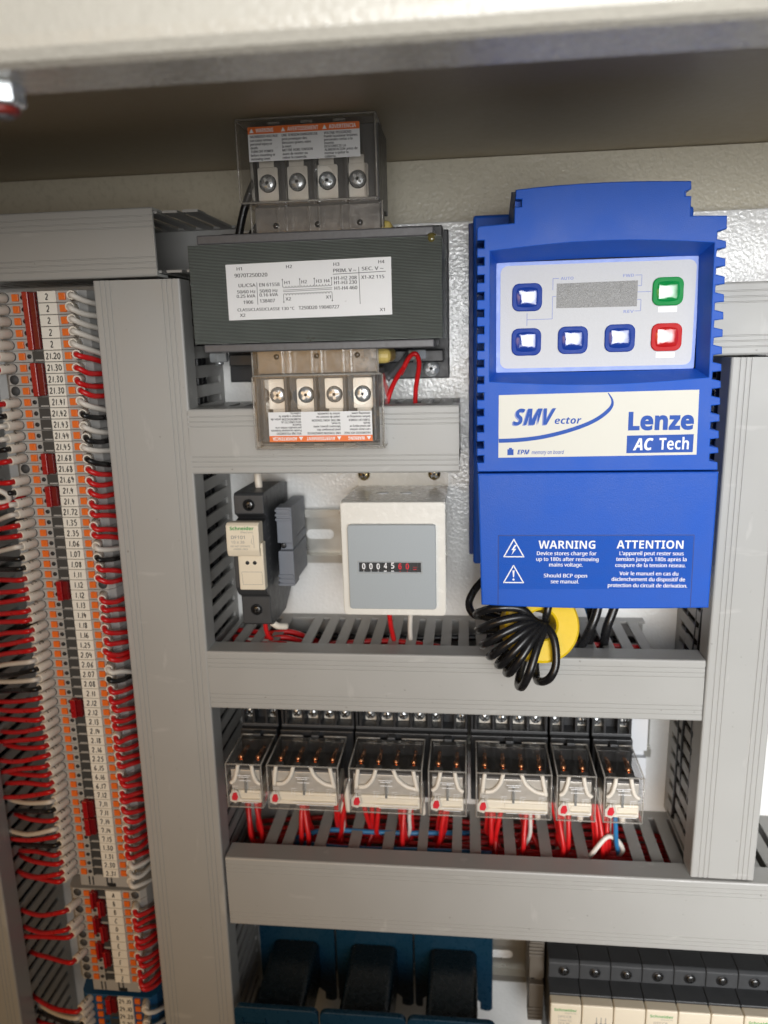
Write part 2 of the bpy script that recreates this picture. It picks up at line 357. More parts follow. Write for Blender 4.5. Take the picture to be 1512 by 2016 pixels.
# ------------------------------------------------------------------ setting: cabinet shell and mounting panel
MB().box(-420, 330, 10, 13, -620, 65.5, m_panel, .6).build('back_panel', kind='structure')
MB().box(-460, 420, 36, 38, -620, 105, m_wall).build('cabinet_back_wall', kind='structure')
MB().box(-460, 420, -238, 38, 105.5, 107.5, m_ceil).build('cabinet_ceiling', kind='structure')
lp = [(-236.5, 105), (-236.5, 72.5), (-238.5, 70.6), (-258, 70.6), (-260.5, 71.6), (-262.5, 74), (-263, 77), (-263, 160), (-261, 160), (-261, 78), (-259.5, 73.5), (-257.5, 72.6), (-239, 72.6), (-238.5, 105)]
MB().prism(lp, 'x', -460, 420, m_lip).build('cabinet_frame_lip', kind='structure')

# hexagon bolt under the frame lip
t = thing('hex_bolt', 'blurred silver hex bolt with a red end hanging under the cream frame lip', 'bolt', (-127.5, -248, 70.6))
MB().lathe((-127.5, -248, 70.6), (0, 0, -1), [(5.6, 0), (6.0, .5), (6.0, 5.2), (5.2, 5.9)], m_zinc, 6, False, .35).build('hex_nut', t)
MB().lathe((-127.5, -248, 64.7), (0, 0, -1), [(4.1, 0), (4.4, .5), (4.2, 1.6), (3.4, 2.1)], M('red_oxide', (.22, .022, .016), .45), 18).build('red_washer', t)
MB().lathe((-127.5, -248, 62.6), (0, 0, -1), [(2.6, 0), (2.6, .4), (2.1, .8)], m_bag, 14).build('thread_end', t)

# ------------------------------------------------------------------ slotted wire ducts
def duct(label, o, u0, u1, w0, w1, yf=-60, cu=None, lean=0.0, pitch=11.0, tab=8.2, custom=None, miss=(), name='wire_duct', cover=True, phase=0.0):
    """o: 'h' or 'v'; u along the duct, w across; cover and slotted channel as parts"""
    cu0, cu1 = cu or (u0, u1)
    P = (lambda u, w, y: (u, y, w)) if o == 'h' else (lambda u, w, y: (w, y, u))
    c = P((u0 + u1) / 2, (w0 + w1) / 2, 10); t = thing(name, label, 'wire duct', c, 'grey slotted wire ducts', lean)
    r = 1.1; g = .38
    if cover:
        out = [(w0, yf + 15), (w0, yf + r), (w0 + .35, yf + .35), (w0 + r, yf)]
        W = w1 - w0
        for d in (4.2, 7.0, 9.6, W - 9.6, W - 7.0, W - 4.2): out += [(w0 + d - .42, yf), (w0 + d - .15, yf + g), (w0 + d + .15, yf + g), (w0 + d + .42, yf)]
        out += [(w1 - r, yf), (w1 - .35, yf + .35), (w1, yf + r), (w1, yf + 15), (w1 - 1.4, yf + 15), (w1 - 1.4, yf + 1.8), (w0 + 1.4, yf + 1.8), (w0 + 1.4, yf + 15)]
        n = len(out); V = [P(cu0, a, b) for a, b in out] + [P(cu1, a, b) for a, b in out]
        mb = MB().add(V, [(i, (i + 1) % n, n + (i + 1) % n, n + i) for i in range(n)], m_duct)
        cap = []
        for q in (0, n): cap += [tuple(q + i for i in range(n))]
        mb.add(V, cap, m_cut); mb.build('duct_cover', t)
    a0, a1 = w0 + 1.7, w1 - 1.7; th = 1.3
    mb = MB()
    def bar(ua, ub, wa, wb, ya, yb, b=0.0):
        A, B = P(ua, wa, ya), P(ub, wb, yb); mb.box(A[0], B[0], A[1], B[1], A[2], B[2], m_chan, b)
    bar(u0, u1, a0, a1, 8.4, 9.9)
    for side, (wa, wb) in enumerate(((a0, a0 + th), (a1 - th, a1))):
        bar(u0, u1, wa, wb, 2.5, 8.4)
        tabs = custom[side] if custom and custom[side] else None
        if not tabs:
            k = int((u1 - u0) / pitch) + 1; tabs = [(u0 + phase + i * pitch, u0 + phase + i * pitch + tab) for i in range(-1, k) if (side, i) not in miss]
        for ua, ub in tabs:
            ua, ub = max(ua, u0), min(ub, u1)
            if ub - ua < 1: continue
            q = .7 if ub - ua > 3 else 0
            poly = [(ua + q, 2.5), (ub - q, 2.5), (ub - q, yf + 18), (ub, yf + 16), (ub, yf + 3), (ua, yf + 3), (ua, yf + 16), (ua + q, yf + 18)]
            V = [P(u, wa, y) for u, y in poly] + [P(u, wb, y) for u, y in poly]; n = len(poly)
            mb.add(V, [tuple(range(n)), tuple(range(n, 2 * n))] + [(i, (i + 1) % n, n + (i + 1) % n, n + i) for i in range(n)], m_chan)
    mb.build('slotted_channel', t); return t
duct('wide grey vertical wire duct right of the terminal blocks', 'v', -520, 33.6, -201.3, -153.3, lean=LEAN, phase=5)
duct('grey vertical wire duct at the lower left edge, left of the terminal blocks', 'v', -560, 33.6, -353, -304.9, lean=LEAN, phase=3)
duct('grey horizontal wire duct above the terminal blocks, its cover shorter than its channel', 'h', -400, -137, 34.9, 69.2, -62, (-400, -162.2))
duct('short grey horizontal wire duct under the transformer', 'h', -153, -5, -71.1, -35.1, phase=4)
duct('grey horizontal wire duct under the blue drive with a yellow ring in front', 'h', -151, 110, -212.7, -176.4, cu=(-153, 128.6), miss=((1, 4),), pitch=10.5, tab=7.6, phase=-3)
t4 = [(-132.4, -123.6), (-121, -112.6), (-99.8, -91.1), (-77.7, -69.1), (-55.8, -47.4), (-33.5, -25.9), (-11.6, -4.1), (-.3, 8), (21.3, 29.9), (43.5, 52), (65.9, 74.4), (99.3, 108), (110.5, 118.9), (121.7, 130.6)] + [(133 + 11.1 * i, 141.5 + 11.1 * i) for i in range(17)]
duct('widest grey horizontal wire duct, under the seven relays', 'h', -152, 326, -363.1, -314.6, custom=(None, t4))
duct('grey vertical wire duct right of the blue drive', 'v', -312.2, -14, 129.6, 165.2, lean=LEAN * .9, phase=4)
duct('grey horizontal wire duct at the right edge, half hidden by the drive', 'h', 60, 326, -12.9, 22.4)

# ------------------------------------------------------------------ transformer
tf = thing('control_transformer', 'transformer with dark laminated core, white rating label and two clear terminal covers', 'transformer', (-75, 10, 23))
MB().box(-138.6, -12.5, -79.4, -14, -.7, 47.3, m_core, .5).build('core', tf)
mb = MB().box(-134.2, -16.6, -77.8, -18, 47.5, 52, m_bag, .7); mb.screw(-24, -48, 52.5, 3); mb.build('clamp_flange', tf)
MB().box(-134.4, -16.8, -77.8, -18, -5, -.9, m_bag, .7).build('clamp_flange', tf)
mb = MB().box(-148, -11.4, 6.5, 9.6, -24.5, 61, m_black, .8)
for zz in ((-14, -7), (52.6, 60)):
    mb.box(-140, -14, -20, 6.6, *zz, m_black, .8)
mb.build('mounting_foot', tf)
for x, z in ((-145, -9), (-29, -10)):
    MB().lathe((x, -22, z + 3), (0, 0, -1), [(5.3, 0), (5.6, .4), (5.6, 4.6), (4.8, 5.2)], m_bright, 6, False, .2).lathe((x, -22, z - 1.8), (0, 0, -1), [(2.4, 0), (2.4, 2)], m_zinc, 14).build('hex_bolt', tf)
MB().screw(-22.3, 6.2, -18.5, 4.9, m_bright, .4, 4.4).build('fixing_screw', tf)
mb = MB().tube([(-108, -38, 47), (-108, -38, 60)], 2, m_tape, 1)
MB().box(-60, -38.6, -58, -26, 52.1, 58.5, m_tape, 3, 3).build('winding', tf)
MB().box(-60, -40.6, -58, -26, -13, -5.1, m_tape, 3, 3).build('winding', tf)
MB().lathe((-17.6, -76.5, 46), (0, -1, 0), [(3.2, 0), (2.9, 1.5), (1.6, 3), (0, 3.2)], M('varnish', (.12, .10, .03), .15, coat=1), 14).build('varnish_drop', tf)
m_bd = M('board_plastic', (.085, .083, .08), .4)
def term_end(flip):
    T = (lambda v: (-154.6 - v[0], v[1], 48.9 - v[2])) if flip else (lambda v: tuple(v))
    mb = MB().box(-107.5, -43, -62, -30, 64, 103, m_bd, .6)                         # moulded terminal board
    for k in range(5): xx = -107 + k * 15.6; mb.box(xx, xx + 1.6, -69.5, -62, 66.5, 101, m_bd, .3)
    mb.xf(T).build('terminal_board', tf)
    mb = MB().box(-107.5, -43.5, -63, -61.2, 52.6, 66, m_strap, .4)
    for xx in (-97, -75.5, -54): mb.lathe((xx, -63.1, 57), (0, -1, 0), [(1.5, 0), (1.5, .1), (0, .1)], m_dark, 14)
    mb.xf(T).build('strap', tf)
    for k, (sx, a) in enumerate(((-99.6, .5), (-84.5, .15), (-69.4, 1.0), (-54.2, .8))):
        mb = MB().plate(rrect(sx - 5.2, sx + 5.2, 68.5, 84.5, 1), [], 'y', -64.2, -63, m_tin, .2)
        mb.plate(rrect(sx - 4.2, sx + 3.4, 82, 88.5, .8), [], 'y', -63.9, -62.9, m_tin, .2)
        mb.lathe((sx - .8, -62.6, 77.6), (0, -1, 0), [(6.1, 0), (6.1, .6)], m_black, 24)
        p = mb.xf(T).build('terminal_plate', tf)
        mb = MB().lathe((sx, -64.2, 76.9), (0, -1, 0), [(4.3, 0), (4.3, .8)], m_dark, 22)
        mb.screw(sx, -65, 76.9, 4.0, m_zinc, a, 1.7, m_bright); mb.xf(T).build('terminal_screw', tf)  # bright cross bars: highlights of the recess put into the colour
    # clear cover: shell with thicker edges that catch the light
    mb = MB(); X0, X1, Z0, Z1 = -111.3, -43.6, 66.3, 104
    hole = [circ(sx, 77, 4.9, 20) for sx in (-99.6, -69.4)]
    mb.plate(rrect(X0, X1, Z0, Z1, 1.2), hole if flip else [circ(-69.4, 77, 4.9, 20)], 'y', -75.6, -74.4, m_clear)
    mb.box(X0, X0 + 1.2, -74.4, -46, Z0, Z1, m_clear); mb.box(X1 - 1.2, X1, -74.4, -46, Z0, Z1, m_clear)
    mb.box(X0 + 1.2, X1 - 1.2, -74.4, -50, Z1 - 1.2, Z1, m_clear); mb.box(X0 + 1.2, X1 - 1.2, -74.4, -66, Z0, Z0 + 1.2, m_clear)
    mb.box(X0 + 5.2, X0 + 5.9, -74.3, -62, Z0 + 2, Z0 + 25, m_clear); mb.box(X1 - 6.2, X1 - 5.5, -74.3, -62, Z0 + 2, Z0 + 25, m_clear)
    mb.box(X0 + 3, X1 + 1.5, -67.5, -66.5, 52.6, Z0 - .1, m_clear)
    for xx in (-94.5, -90.5, -79, -74, -62.5, -58.5): mb.box(xx, xx + .7, -70.5, -67.6, 53, Z0 - .2, m_clear)
    e = .5
    for xx in (X0, X1):                                                   # bright moulded rims
        mb.tube([(xx, -75.3, Z0 + .5), (xx, -75.3, Z1 - .5)], e, m_edge, 1, 6); mb.tube([(xx, -75, Z1), (xx, -50, Z1)], e, m_edge, 1, 6)
    for zz in (Z0, Z1): mb.tube([(X0 + .5, -75.3, zz), (X1 - .5, -75.3, zz)], e, m_edge, 1, 6)
    mb.tube([(X0 + 3, -67.6, 53), (X0 + 3, -67.6, Z0)], e, m_edge, 1, 6); mb.tube([(X1 + 1.5, -67.6, 53), (X1 + 1.5, -67.6, Z0)], e, m_edge, 1, 6)
    for xx in (-93, -77, -61): mb.box(xx - 3, xx + 3, -74.3, -60, 101.6, 102.6, m_edge, .3)
    mb.box(X1 + .2, X1 + 1.7, -66, -60, 55, 63, m_black)
    cv = mb.xf(T).build('terminal_cover', tf)
    lb = MB(); y = -75.75; lx0, lx1, lz0, lz1 = -105.4, -51.1, 84.9, 100.4
    lb.plate([(lx0, lz0), (lx1, lz0), (lx1, lz1), (lx0, lz1)], [], 'y', y, y + .1, m_paper)
    lb.flat([(lx0, lz1 - 3.2), (lx1, lz1 - 3.2), (lx1, lz1), (lx0, lz1)], y - .03, m_orange)
    for xx, s_, wd in ((-101.4, 'WARNING', 8.6), (-85.9, 'AVERTISSEMENT', 15), (-65.8, 'ADVERTENCIA', 13)):
        lb.text(s_, xx, lz1 - 2.5, 1.75, y - .06, m_wink, wd, .03)
        lb.flat([(xx - 3.2, lz1 - 2.6), (xx - 1, lz1 - 2.6), (xx - 2.1, lz1 - .7)], y - .06, m_wink)
    A = ['HAZARDOUS VOLTAGE', 'can cause serious', 'personal injury or', 'death.', 'TURN OFF POWER', 'before mounting or', 'removing cover.']
    B = ['UNE TENSION DANGEREUSE', 'peut provoquer des', 'blessures graves, voire', 'la mort.', 'METTRE HORS TENSION', 'avant de monter ou', 'retirer le couvercle.']
    C = ['VOLTAJE PELIGROSO', 'Puede ocasionar lesiones', 'personales serias o la', 'muerte.', 'DESCONECTE LA', 'ALIMENTACION antes de', 'montar o quitar la', 'cubierta.']
    for xx, ls, st, wm in ((-104.4, A, 1.66, 13.6), (-88.8, B, 1.66, 17.4), (-68.3, C, 1.48, 16)):
        wmax = max(max(v.x for v in text_mesh(q, 0.0, 'r')[0]) - min(v.x for v in text_mesh(q, 0.0, 'r')[0]) for q in ls)
        for i, q in enumerate(ls):
            vs = text_mesh(q, 0.0, 'r')[0]; wq = (max(v.x for v in vs) - min(v.x for v in vs)) / wmax * wm
            lb.text(q, xx, lz1 - 4.9 - i * st, 1.12, y - .06, m_kink, wq, .09, face='r')
    lo = lb.xf(T).build('warning_label', cv)
term_end(False); term_end(True)
# rating label
lb = MB(); y = -79.6; lb.plate([(-119.7, 10.7), (-37.2, 11.3), (-37.2, 38.4), (-119.7, 37.5)], [], 'y', y, y + .12, m_paper); y -= .05
for s_, x, z, wd, h in (('H1', -114.1, 34.6, 2.6, 1.5), ('H2', -89.1, 34.8, 2.9, 1.5), ('H3', -65.5, 35.1, 2.9, 1.5), ('H4', -43.4, 35.5, 2.9, 1.5), ('9070T250D20', -115.4, 31.3, 16.6, 1.75),
                        ('UL/CSA', -113.7, 26.6, 8.6, 1.6), ('EN 61558', -103.1, 26.6, 10.2, 1.6), ('50/60 Hz', -114.6, 23.6, 9.3, 1.5), ('50/60 Hz', -103.1, 23.7, 9.1, 1.5), ('0.25 kVA', -115, 21.5, 9.5, 1.5), ('0.16 kVA', -103.3, 21.8, 9.3, 1.5),
                        ('1906', -111.7, 18.5, 4.9, 1.6), ('138407', -103.3, 18.9, 7.6, 1.6), ('CLASS/CLASE/CLASSE 130 °C', -115, 15, 29, 1.4), ('T250D20 19040727', -83.8, 15, 20.3, 1.6), ('X2', -113.9, 12.3, 2.7, 1.5), ('X1', -43.3, 13, 2.4, 1.5),
                        ('PRIM. V ~', -65.7, 32.1, 11.3, 1.6), ('SEC. V ~', -51.6, 32.5, 10.5, 1.6), ('H1-H2 208', -65.5, 28.5, 11.2, 1.6), ('H1-H3 230', -65.5, 26.4, 11.2, 1.6), ('H1-H4 460', -65.4, 23.8, 11.2, 1.6), ('X1-X2 115', -52, 28.5, 11.2, 1.6),
                        ('H1', -90.4, 27.3, 2.6, 1.5), ('H2', -81.8, 27.4, 2.7, 1.5), ('H3', -74.4, 27.5, 2.7, 1.5), ('H4', -70.4, 27.5, 2.7, 1.5), ('X2', -90.2, 19.5, 2.7, 1.5), ('X1', -69.9, 19.8, 2.4, 1.5)):
    lb.text(s_, x, z, h, y, m_kink, wd, .07, face='r')
for a in ((-104.3, 28.6, -104.4, 18, .25), (-65.9, 31.2, -39.9, 31.7, .25), (-53.1, 34.2, -52.9, 16.7, .25), (-91.2, 24.5, -66.6, 24.9, .2), (-91.2, 23.8, -66.6, 24.2, .2)): lb.line(*a, y, m_kink)
for sgn, z0, xs in ((1, 25.5, (-91.3, -82.6, -75.3, -66.7)), (-1, 22.8, (-91.1, -66.7))):
    pts = []
    for k in range(16):
        for j in range(7):
            a = math.pi * j / 6; pts.append((-91.2 + (k + .5 - .5 * math.cos(a)) * 24.5 / 16, z0 + k * .02 + sgn * (1.1 - 1.1 * math.sin(a)) * .8))
    lb.ribbon(pts, .22, y, m_kink)
    for xx in xs:
        zt = z0 + sgn * 4; lb.line(xx, z0 + sgn * .6, xx, zt, .22, y - .01, m_kink); lb.flat(circ(xx, zt, .35, 8), y - .02, m_kink)
lb.build('rating_label', tf)

# ------------------------------------------------------------------ loose wires helper
def cable(label, pts, r, mat, group=None, name='wire', cat='wire', sub=6):
    return tag(MB().tube(pts, r, mat, sub).build(name, loc=pts[0]), label, cat, group)
cable('thick black wire curving behind the upper left of the transformer', [(-104, -20, 101), (-113, -22, 93), (-121, -22, 80), (-126.5, -22, 66), (-129.5, -22, 50), (-131, -16, 30)], 2.3, m_wblack, name='black_wire')
cable('second black wire, shorter, beside the transformer’s upper cover', [(-104, -32, 72), (-112, -32, 64), (-119, -30, 57), (-123.5, -26, 48), (-124, -10, 34)], 2.3, m_wblack, name='black_wire')
cable('black wire end rising behind the top of the upper clear cover', [(-112, -28, 100), (-107, -30, 107), (-102, -34, 100)], 2.0, m_wblack, name='black_wire')
cable('black wire loop behind the middle top of the upper clear cover', [(-90, -28, 99), (-82, -28, 106.5), (-75, -30, 99)], 2.0, m_wblack, name='black_wire')
cable('red wire running from the transformer’s lower right down behind its cover', [(-32, -20, -8), (-37, -32, -17), (-42, -44, -27), (-46, -48, -40)], 1.35, m_red, name='red_wire')
cable('red wire looping from the transformer into the duct below', [(-38, -30, -20), (-33, -32, -11), (-29, -33, -9), (-27.5, -30, -15), (-30, -24, -29), (-31, -22, -45)], 1.35, m_red, name='red_wire')
cable('dark grey wire beside the two red wires under the transformer', [(-33, -20, -7), (-39, -34, -16), (-44, -44, -22)], 1.5, m_bag, name='grey_wire')

# ------------------------------------------------------------------ variable speed drive
dr = thing('speed_drive', 'large blue variable speed drive with grey keypad and white name plate', 'motor drive', (60, 10, -35))
MB().box(2.6, 118, -24, 9, -133, 63.5, m_blue, 1.5).box(.2, 3.4, -6, 9.4, -132, 62, m_navy, .4).build('base', dr)  # rear flange in navy: the shadow on it is put into the colour
R0 = lambda z: 114.7 + (49.6 - z) * .0315
ol = [(4.4, -65.6), (R0(-65.6), -65.6)]
zs = [-61, -54, -46, -38.2, -30.4, -22.6, -14.8, -7, .8, 8.6, 16.4, 24.2, 32, 39.5]
for z in zs: ol += [(R0(z), z - .9), (R0(z) - 3.9, z + .1), (R0(z) - 3.9, z + 3.2), (R0(z), z + 4.2 if z > 35 else z + 3.6)]
ol += [(R0(49.4), 49.4), (99, 50), (98.8, 58.2), (96.1, 58.4), (96.1, 60.2), (98.7, 61), (98.4, 64.5)]
ol += [(98.4 - 77 * k / 8, 64.5 + 1.2 * math.sin(math.pi * k / 8)) for k in range(1, 8)]
ol += [(21.5, 64.3), (21.4, 60.2), (24.2, 60), (24.2, 57), (21, 56.8), (20.9, 50), (5, 49.3), (4, 48.3)]
for z in zs[::-1]: ol += [(4, z + 3.4), (7.3, z + 3.4), (7.3, z), (4, z)]
rec = [(10.2 + 99.7 * k / 8, 37.9 + 2.7 * math.sin(math.pi * k / 8)) for k in range(9)] + [(111.3 - 101.2 * k / 8, -21.6 - 2.2 * math.sin(math.pi * k / 8)) for k in range(9)]
mb = MB().plate(ol, [rec], 'y', -90, -84, m_blue, .5)
mb.plate(ol, [rrect(9, 112.4, -24.2, 41, 1)], 'y', -83.9, -62, m_blue)
mb.plate([(4.6, -65), (114, -65), (112, 49), (5, 49)], [rrect(12, 109, -22, 38, 1)], 'y', -61.9, -25, m_blue)
inn = [(13.4 + 93.4 * k / 8, 33.6 + .9 * math.sin(math.pi * k / 8)) for k in range(9)] + [(108.4 - 94.8 * k / 8, -18 - .5 * math.sin(math.pi * k / 8)) for k in range(9)]
V = [(u, -89.4, v) for u, v in rec] + [(u, -78.2, v) for u, v in inn]; n = len(rec)
mb.add(V, [(i, (i + 1) % n, n + (i + 1) % n, n + i) for i in range(n)], m_blue)
mb.prism([(-83.9, 50), (-83.9, 64), (-50, 70), (-26, 63), (-26, 50)], 'x', 21.6, 98, m_blue)
mb.build('housing', dr)
MB().box(9.5, 110.5, -70, -30, -60, 46, m_black).build('heat_sink', dr)
kp = MB().plate(rrect(13.2, 107.8, -18.2, 33.9, 1), [], 'y', -78, -76.5, m_lblue, .2)
kp.plate(rrect(15.4, 106.2, -16.2, 32.2, 3.5), [], 'y', -78.25, -77.9, m_memb)
y = -78.3
kp.flat([(42, 11.9), (79.7, 11.7), (79.7, 23.6), (42, 23.3)], y, m_lens)
for s_, x, z, wd in (('AUTO', 43.8, 24.9, 6), ('FWD', 72.8, 25.3, 5), ('REV', 73.6, 8.8, 4.8)): kp.text(s_, x, z, 1.35, y, m_inkl, wd, .02)
for p in ([(40.2, 20.4), (40.2, 25.7), (43, 25.7)], [(41.8, 17.4), (40.2, 17.4), (40.2, 7), (28.2, 6.9)], [(28.2, 10), (28.2, 4)], [(78.4, 26), (81.4, 26), (81.4, 21.1), (79.8, 21.1)], [(79.8, 18.3), (86, 18.3)], [(79.8, 14.8), (81.5, 14.8), (81.5, 9.6), (78.7, 9.6)]):
    for a, b in zip(p, p[1:]): kp.line(*a, *b, .3, y, m_inkl)
for z0 in (8.6, -12.6): kp.flat(rrect(89.6, 98.3, z0, z0 + 2.6, .3), y, m_wink)
kpo = kp.build('keypad', dr)
def key(x, z, mat, label, wd=14.2, h=13):
    mb = MB().plate(rrect(x - wd / 2, x + wd / 2, z - h / 2, z + h / 2, 3.4, 5), [], 'y', -79.2, -78.2, {m_bluek: m_bluer, m_greenk: m_greenr, m_redk: m_redr}[mat], .45)
    N = 18; vs = []; a, b = wd / 2 - 1.7, h / 2 - 1.7
    for i in range(N + 1):
        for j in range(N + 1):
            u, v = 2 * i / N - 1, 2 * j / N - 1
            # squash the square grid to a rounded cushion
            uu = u * (1 - .12 * v * v); vv = v * (1 - .12 * u * u)
            hh = .60 * (1 - u * u) * (1 - v * v) + .22 * ((1 - u ** 8) * (1 - v ** 8)) ** .5
            vs.append((x + uu * a, -79.15 - hh, z + vv * b))
    fs = [(i * (N + 1) + j, (i + 1) * (N + 1) + j, (i + 1) * (N + 1) + j + 1, i * (N + 1) + j + 1) for i in range(N) for j in range(N)]
    mb.add(vs, fs, mat, True); o = mb.build('key', dr); o['label'] = label
key(28.1, 17.4, m_bluek, 'blue domed key'); key(28, -3.6, m_bluek, 'blue domed key'); key(50.2, -3.3, m_bluek, 'blue domed key'); key(72.3, -2.9, m_bluek, 'blue domed key')
key(93.6, 18.1, m_greenk, 'green domed key'); key(94, -3, m_redk, 'red domed key')
np_ = MB().plate([(14.5, -58.6), (108, -58), (107.4, -27.3), (14.5, -28.2)], [], 'y', -90.25, -89.9, m_plate); y = -90.3
np_.text('SMV', 21.4, -42.6, 7.6, y, m_ink, 19.6, .012, .1, face='bi').text('ector', 41.2, -42.4, 3.3, y, m_ink, 12.6, 0, 0, face='bi')
np_.text('SMV', 20.8, -43.0, 7.6, y + .03, m_inkl, 19.6, .012, .1, face='bi')
sw = catmull([(14.6, -50.3), (24, -50), (34.1, -48.9), (44, -46.8), (53.4, -43.9), (60, -41), (64.8, -37.7), (67.6, -34.4), (67.8, -31.4), (65.8, -28)], 6)
L = len(sw); vs = []
P2 = [Vector((float(p[0]), float(p[1]))) for p in sw] if len(sw[0]) == 2 else []
wdt = lambda q: (2.0 - .3 * q) if q < .7 else 1.8 * (1 - (q - .7) / .3 * .75)
for i, p in enumerate(P2):
    d = (P2[min(i + 1, L - 1)] - P2[max(i - 1, 0)]).normalized(); q = Vector((-d.y, d.x)) * wdt(i / (L - 1)) / 2
    vs += [(p.x + q.x, y, p.y + q.y), (p.x - q.x, y, p.y - q.y)]
np_.add(vs, [(2 * i, 2 * i + 1, 2 * i + 3, 2 * i + 2) for i in range(L - 1)], m_ink)
np_.flat([(18.8, -57.4), (21.8, -57.4), (21.8, -54.5), (21, -54.5), (21, -53.8), (19.6, -53.8), (19.6, -54.5), (18.8, -54.5)], y, m_ink)
np_.text('EPM', 23.6, -57, 2.2, y, m_ink, 5.9, .012, 0, face='bi').text('memory on board', 30.5, -57, 1.8, y, m_ink, 15.5, .01, 0, face='i')
np_.text('Lenze', 75.7, -45.7, 8.2, y, m_ink, 30.2, .03, face='b')
np_.flat([(75.4, -57), (106.2, -56.8), (106.2, -48.2), (75.4, -48.5)], y, m_ink)
np_.text('AC', 78.4, -55.5, 5.6, y - .03, m_wink, 9.4, .01, 0, face='bi').text('Tech', 90.5, -55.4, 5.6, y - .03, m_wink, 13.7, .03)
np_.build('name_plate', dr)
co = [(4.3, -66.4), (118.7, -66.2), (118.5, -134.9)] + [(118.5 - 112 * k / 8, -134.9 - 1.1 * math.sin(math.pi * k / 8)) for k in range(1, 8)] + [(6.4, -134.7)]
cv = MB().plate(co, [], 'y', -91, -87, m_blue, .8).plate([(5, -67), (118, -67), (117.5, -134), (7, -134)], [], 'y', -86.9, -30, m_blue)
y = -91.03
cv.flat([(15, -126), (108.8, -125), (109.2, -97.6), (14.8, -98)], y, m_blued)
for p in ([(14.8, -134.4), (14.7, -97.8), (109.2, -97.4), (109.5, -134.4)],):
    for a, b in zip(p, p[1:]): cv.line(*a, *b, .4, y - .01, m_navy)
y -= .04
for s_, x, z, wd, h in (('WARNING', 34.6, -104.5, 27.7, 4.1), ('Device stores charge for', 33.9, -107.9, 29, 1.9), ('up to 180s after removing', 33.6, -110.9, 30.4, 1.9), ('mains voltage.', 40, -113.8, 16.4, 1.9), ('Should BCP open', 37.5, -119.5, 21.2, 1.9), ('see manual.', 41, -122.6, 13.8, 1.9),
                        ('ATTENTION', 72.6, -104.3, 31.8, 4.1), ("L'appareil peut rester sous", 74.1, -107.7, 30.6, 1.9), ("tension jusqu'à 180s après la", 72.6, -110.7, 33.6, 1.9), ('coupure de la tension réseau.', 72.3, -113.8, 33.6, 1.9), ('Voir le manuel en cas du', 74.5, -118.1, 28.2, 1.9), ('déclenchement du dispositif de', 70.8, -121.1, 35.3, 1.9), ('protection du circuit de dérivation.', 69.1, -124.3, 38.2, 1.9)):
    cv.text(s_, x, z, h, y, m_wink, wd, .03 if h > 3 else .06, face=None if h > 3 else 'r')
for z0 in (-109, -122.6):
    T = [(22.4, z0 + 9.2), (17.6, z0 + .2), (27.4, z0 + .2), (22.4, z0 + 9.2)]
    for a, b in zip(T, T[1:]): cv.line(*a, *b, .6, y, m_wink)
    for p in T[:3]: cv.flat(circ(*p, .3, 8), y - .01, m_wink)
cv.flat([(22.9, -102.6), (21.2, -105.4), (22.2, -105.4), (21.3, -108), (23.6, -104.7), (22.6, -104.7), (24, -102.6)], y, m_wink)
cv.flat([(21.9, -116), (23, -116), (22.7, -119.6), (22.2, -119.6)], y, m_wink).flat(circ(22.45, -120.8, .55, 10), y, m_wink)
cv.build('terminal_cover', dr)

# ------------------------------------------------------------------ ferrite ring with a black cable wound through it
rc = Vector((37, -76, -151)); ra = Vector((.14, -.90, .40)).normalized()
ru = Vector((1, 0, 0)); ru = (ru - ra * ru.dot(ra)).normalized(); rv = ra.cross(ru); rv = -rv if rv.z < 0 else rv
mb = MB(); prof = []
ri, ro, hh = 7.6, 19.8, 8.0
pr = [(ri, -hh + 1), (ri + 1, -hh), (ro - 1.2, -hh), (ro, -hh + 1.2), (ro, hh - 1.2), (ro - 1.2, hh), (ri + 1, hh), (ri, hh - 1)]
vs = []; N = 48
for r, h in pr:
    for k in range(N):
        a = 2 * math.pi * k / N; vs.append(rc + ra * h + (ru * math.cos(a) + rv * math.sin(a)) * r)
fs = []
for i in range(len(pr)):
    j = (i + 1) % len(pr)
    for k in range(N): fs.append((i * N + k, i * N + (k + 1) % N, j * N + (k + 1) % N, j * N + k))
mb.add(vs, fs, m_yellow)
tag(mb.build('ferrite_ring', loc=rc), 'yellow ferrite ring under the blue drive, half covered by black cable turns', 'ferrite ring')
ends = [(4, -145.5), (4.6, -154.5), (7, -162.5), (11, -168.5), (15.5, -173.2), (20, -177.4), (26.5, -184.5), (37.5, -180.5)]
def rp_(a, b, t, h, lift=0.0): return rc + (ru * a + rv * b) * t + ra * h + rv * lift
pts = [(18, -40, -122), (10, -46, -133), (3, -52, -140), (0, -56, -147), (4, -60, -152), (14, -62, -149)]
for k, (ex, ez) in enumerate(ends):
    a, b = ex - rc.x, (ez - rc.z) / rv.z * .88; n_a = math.hypot(a, b); lf = 5.5 - .8 * k
    sh = ru * (.9 * k - 4.0) + rv * (1.5 - .3 * k)                    # the turns lie side by side in the hole
    pts += [rp_(a, b, .10, -hh - 3) + sh * .6, rc + sh, rp_(a, b, .06, hh + 1.5, 1) + sh]
    if k == 7: pts += [rp_(a, b, .3, hh + 4) + ru * 5, rp_(a, b, .7, hh + 3) + ru * 5.5, rp_(a, b, .95, hh) + ru * 3, rp_(a, b, 1.03, 0), rp_(a, b, .9, -hh - 3)]
    else: pts += [rp_(a, b, .38, hh + 5.5, lf), rp_(a, b, .74, hh + 4.5, lf * .7), rp_(a, b, .96, hh - 1, lf * .2), rp_(a, b, 1.0, 0), rp_(a, b, .93, -hh, 0), rp_(a, b, .55, -hh - 3.5)]
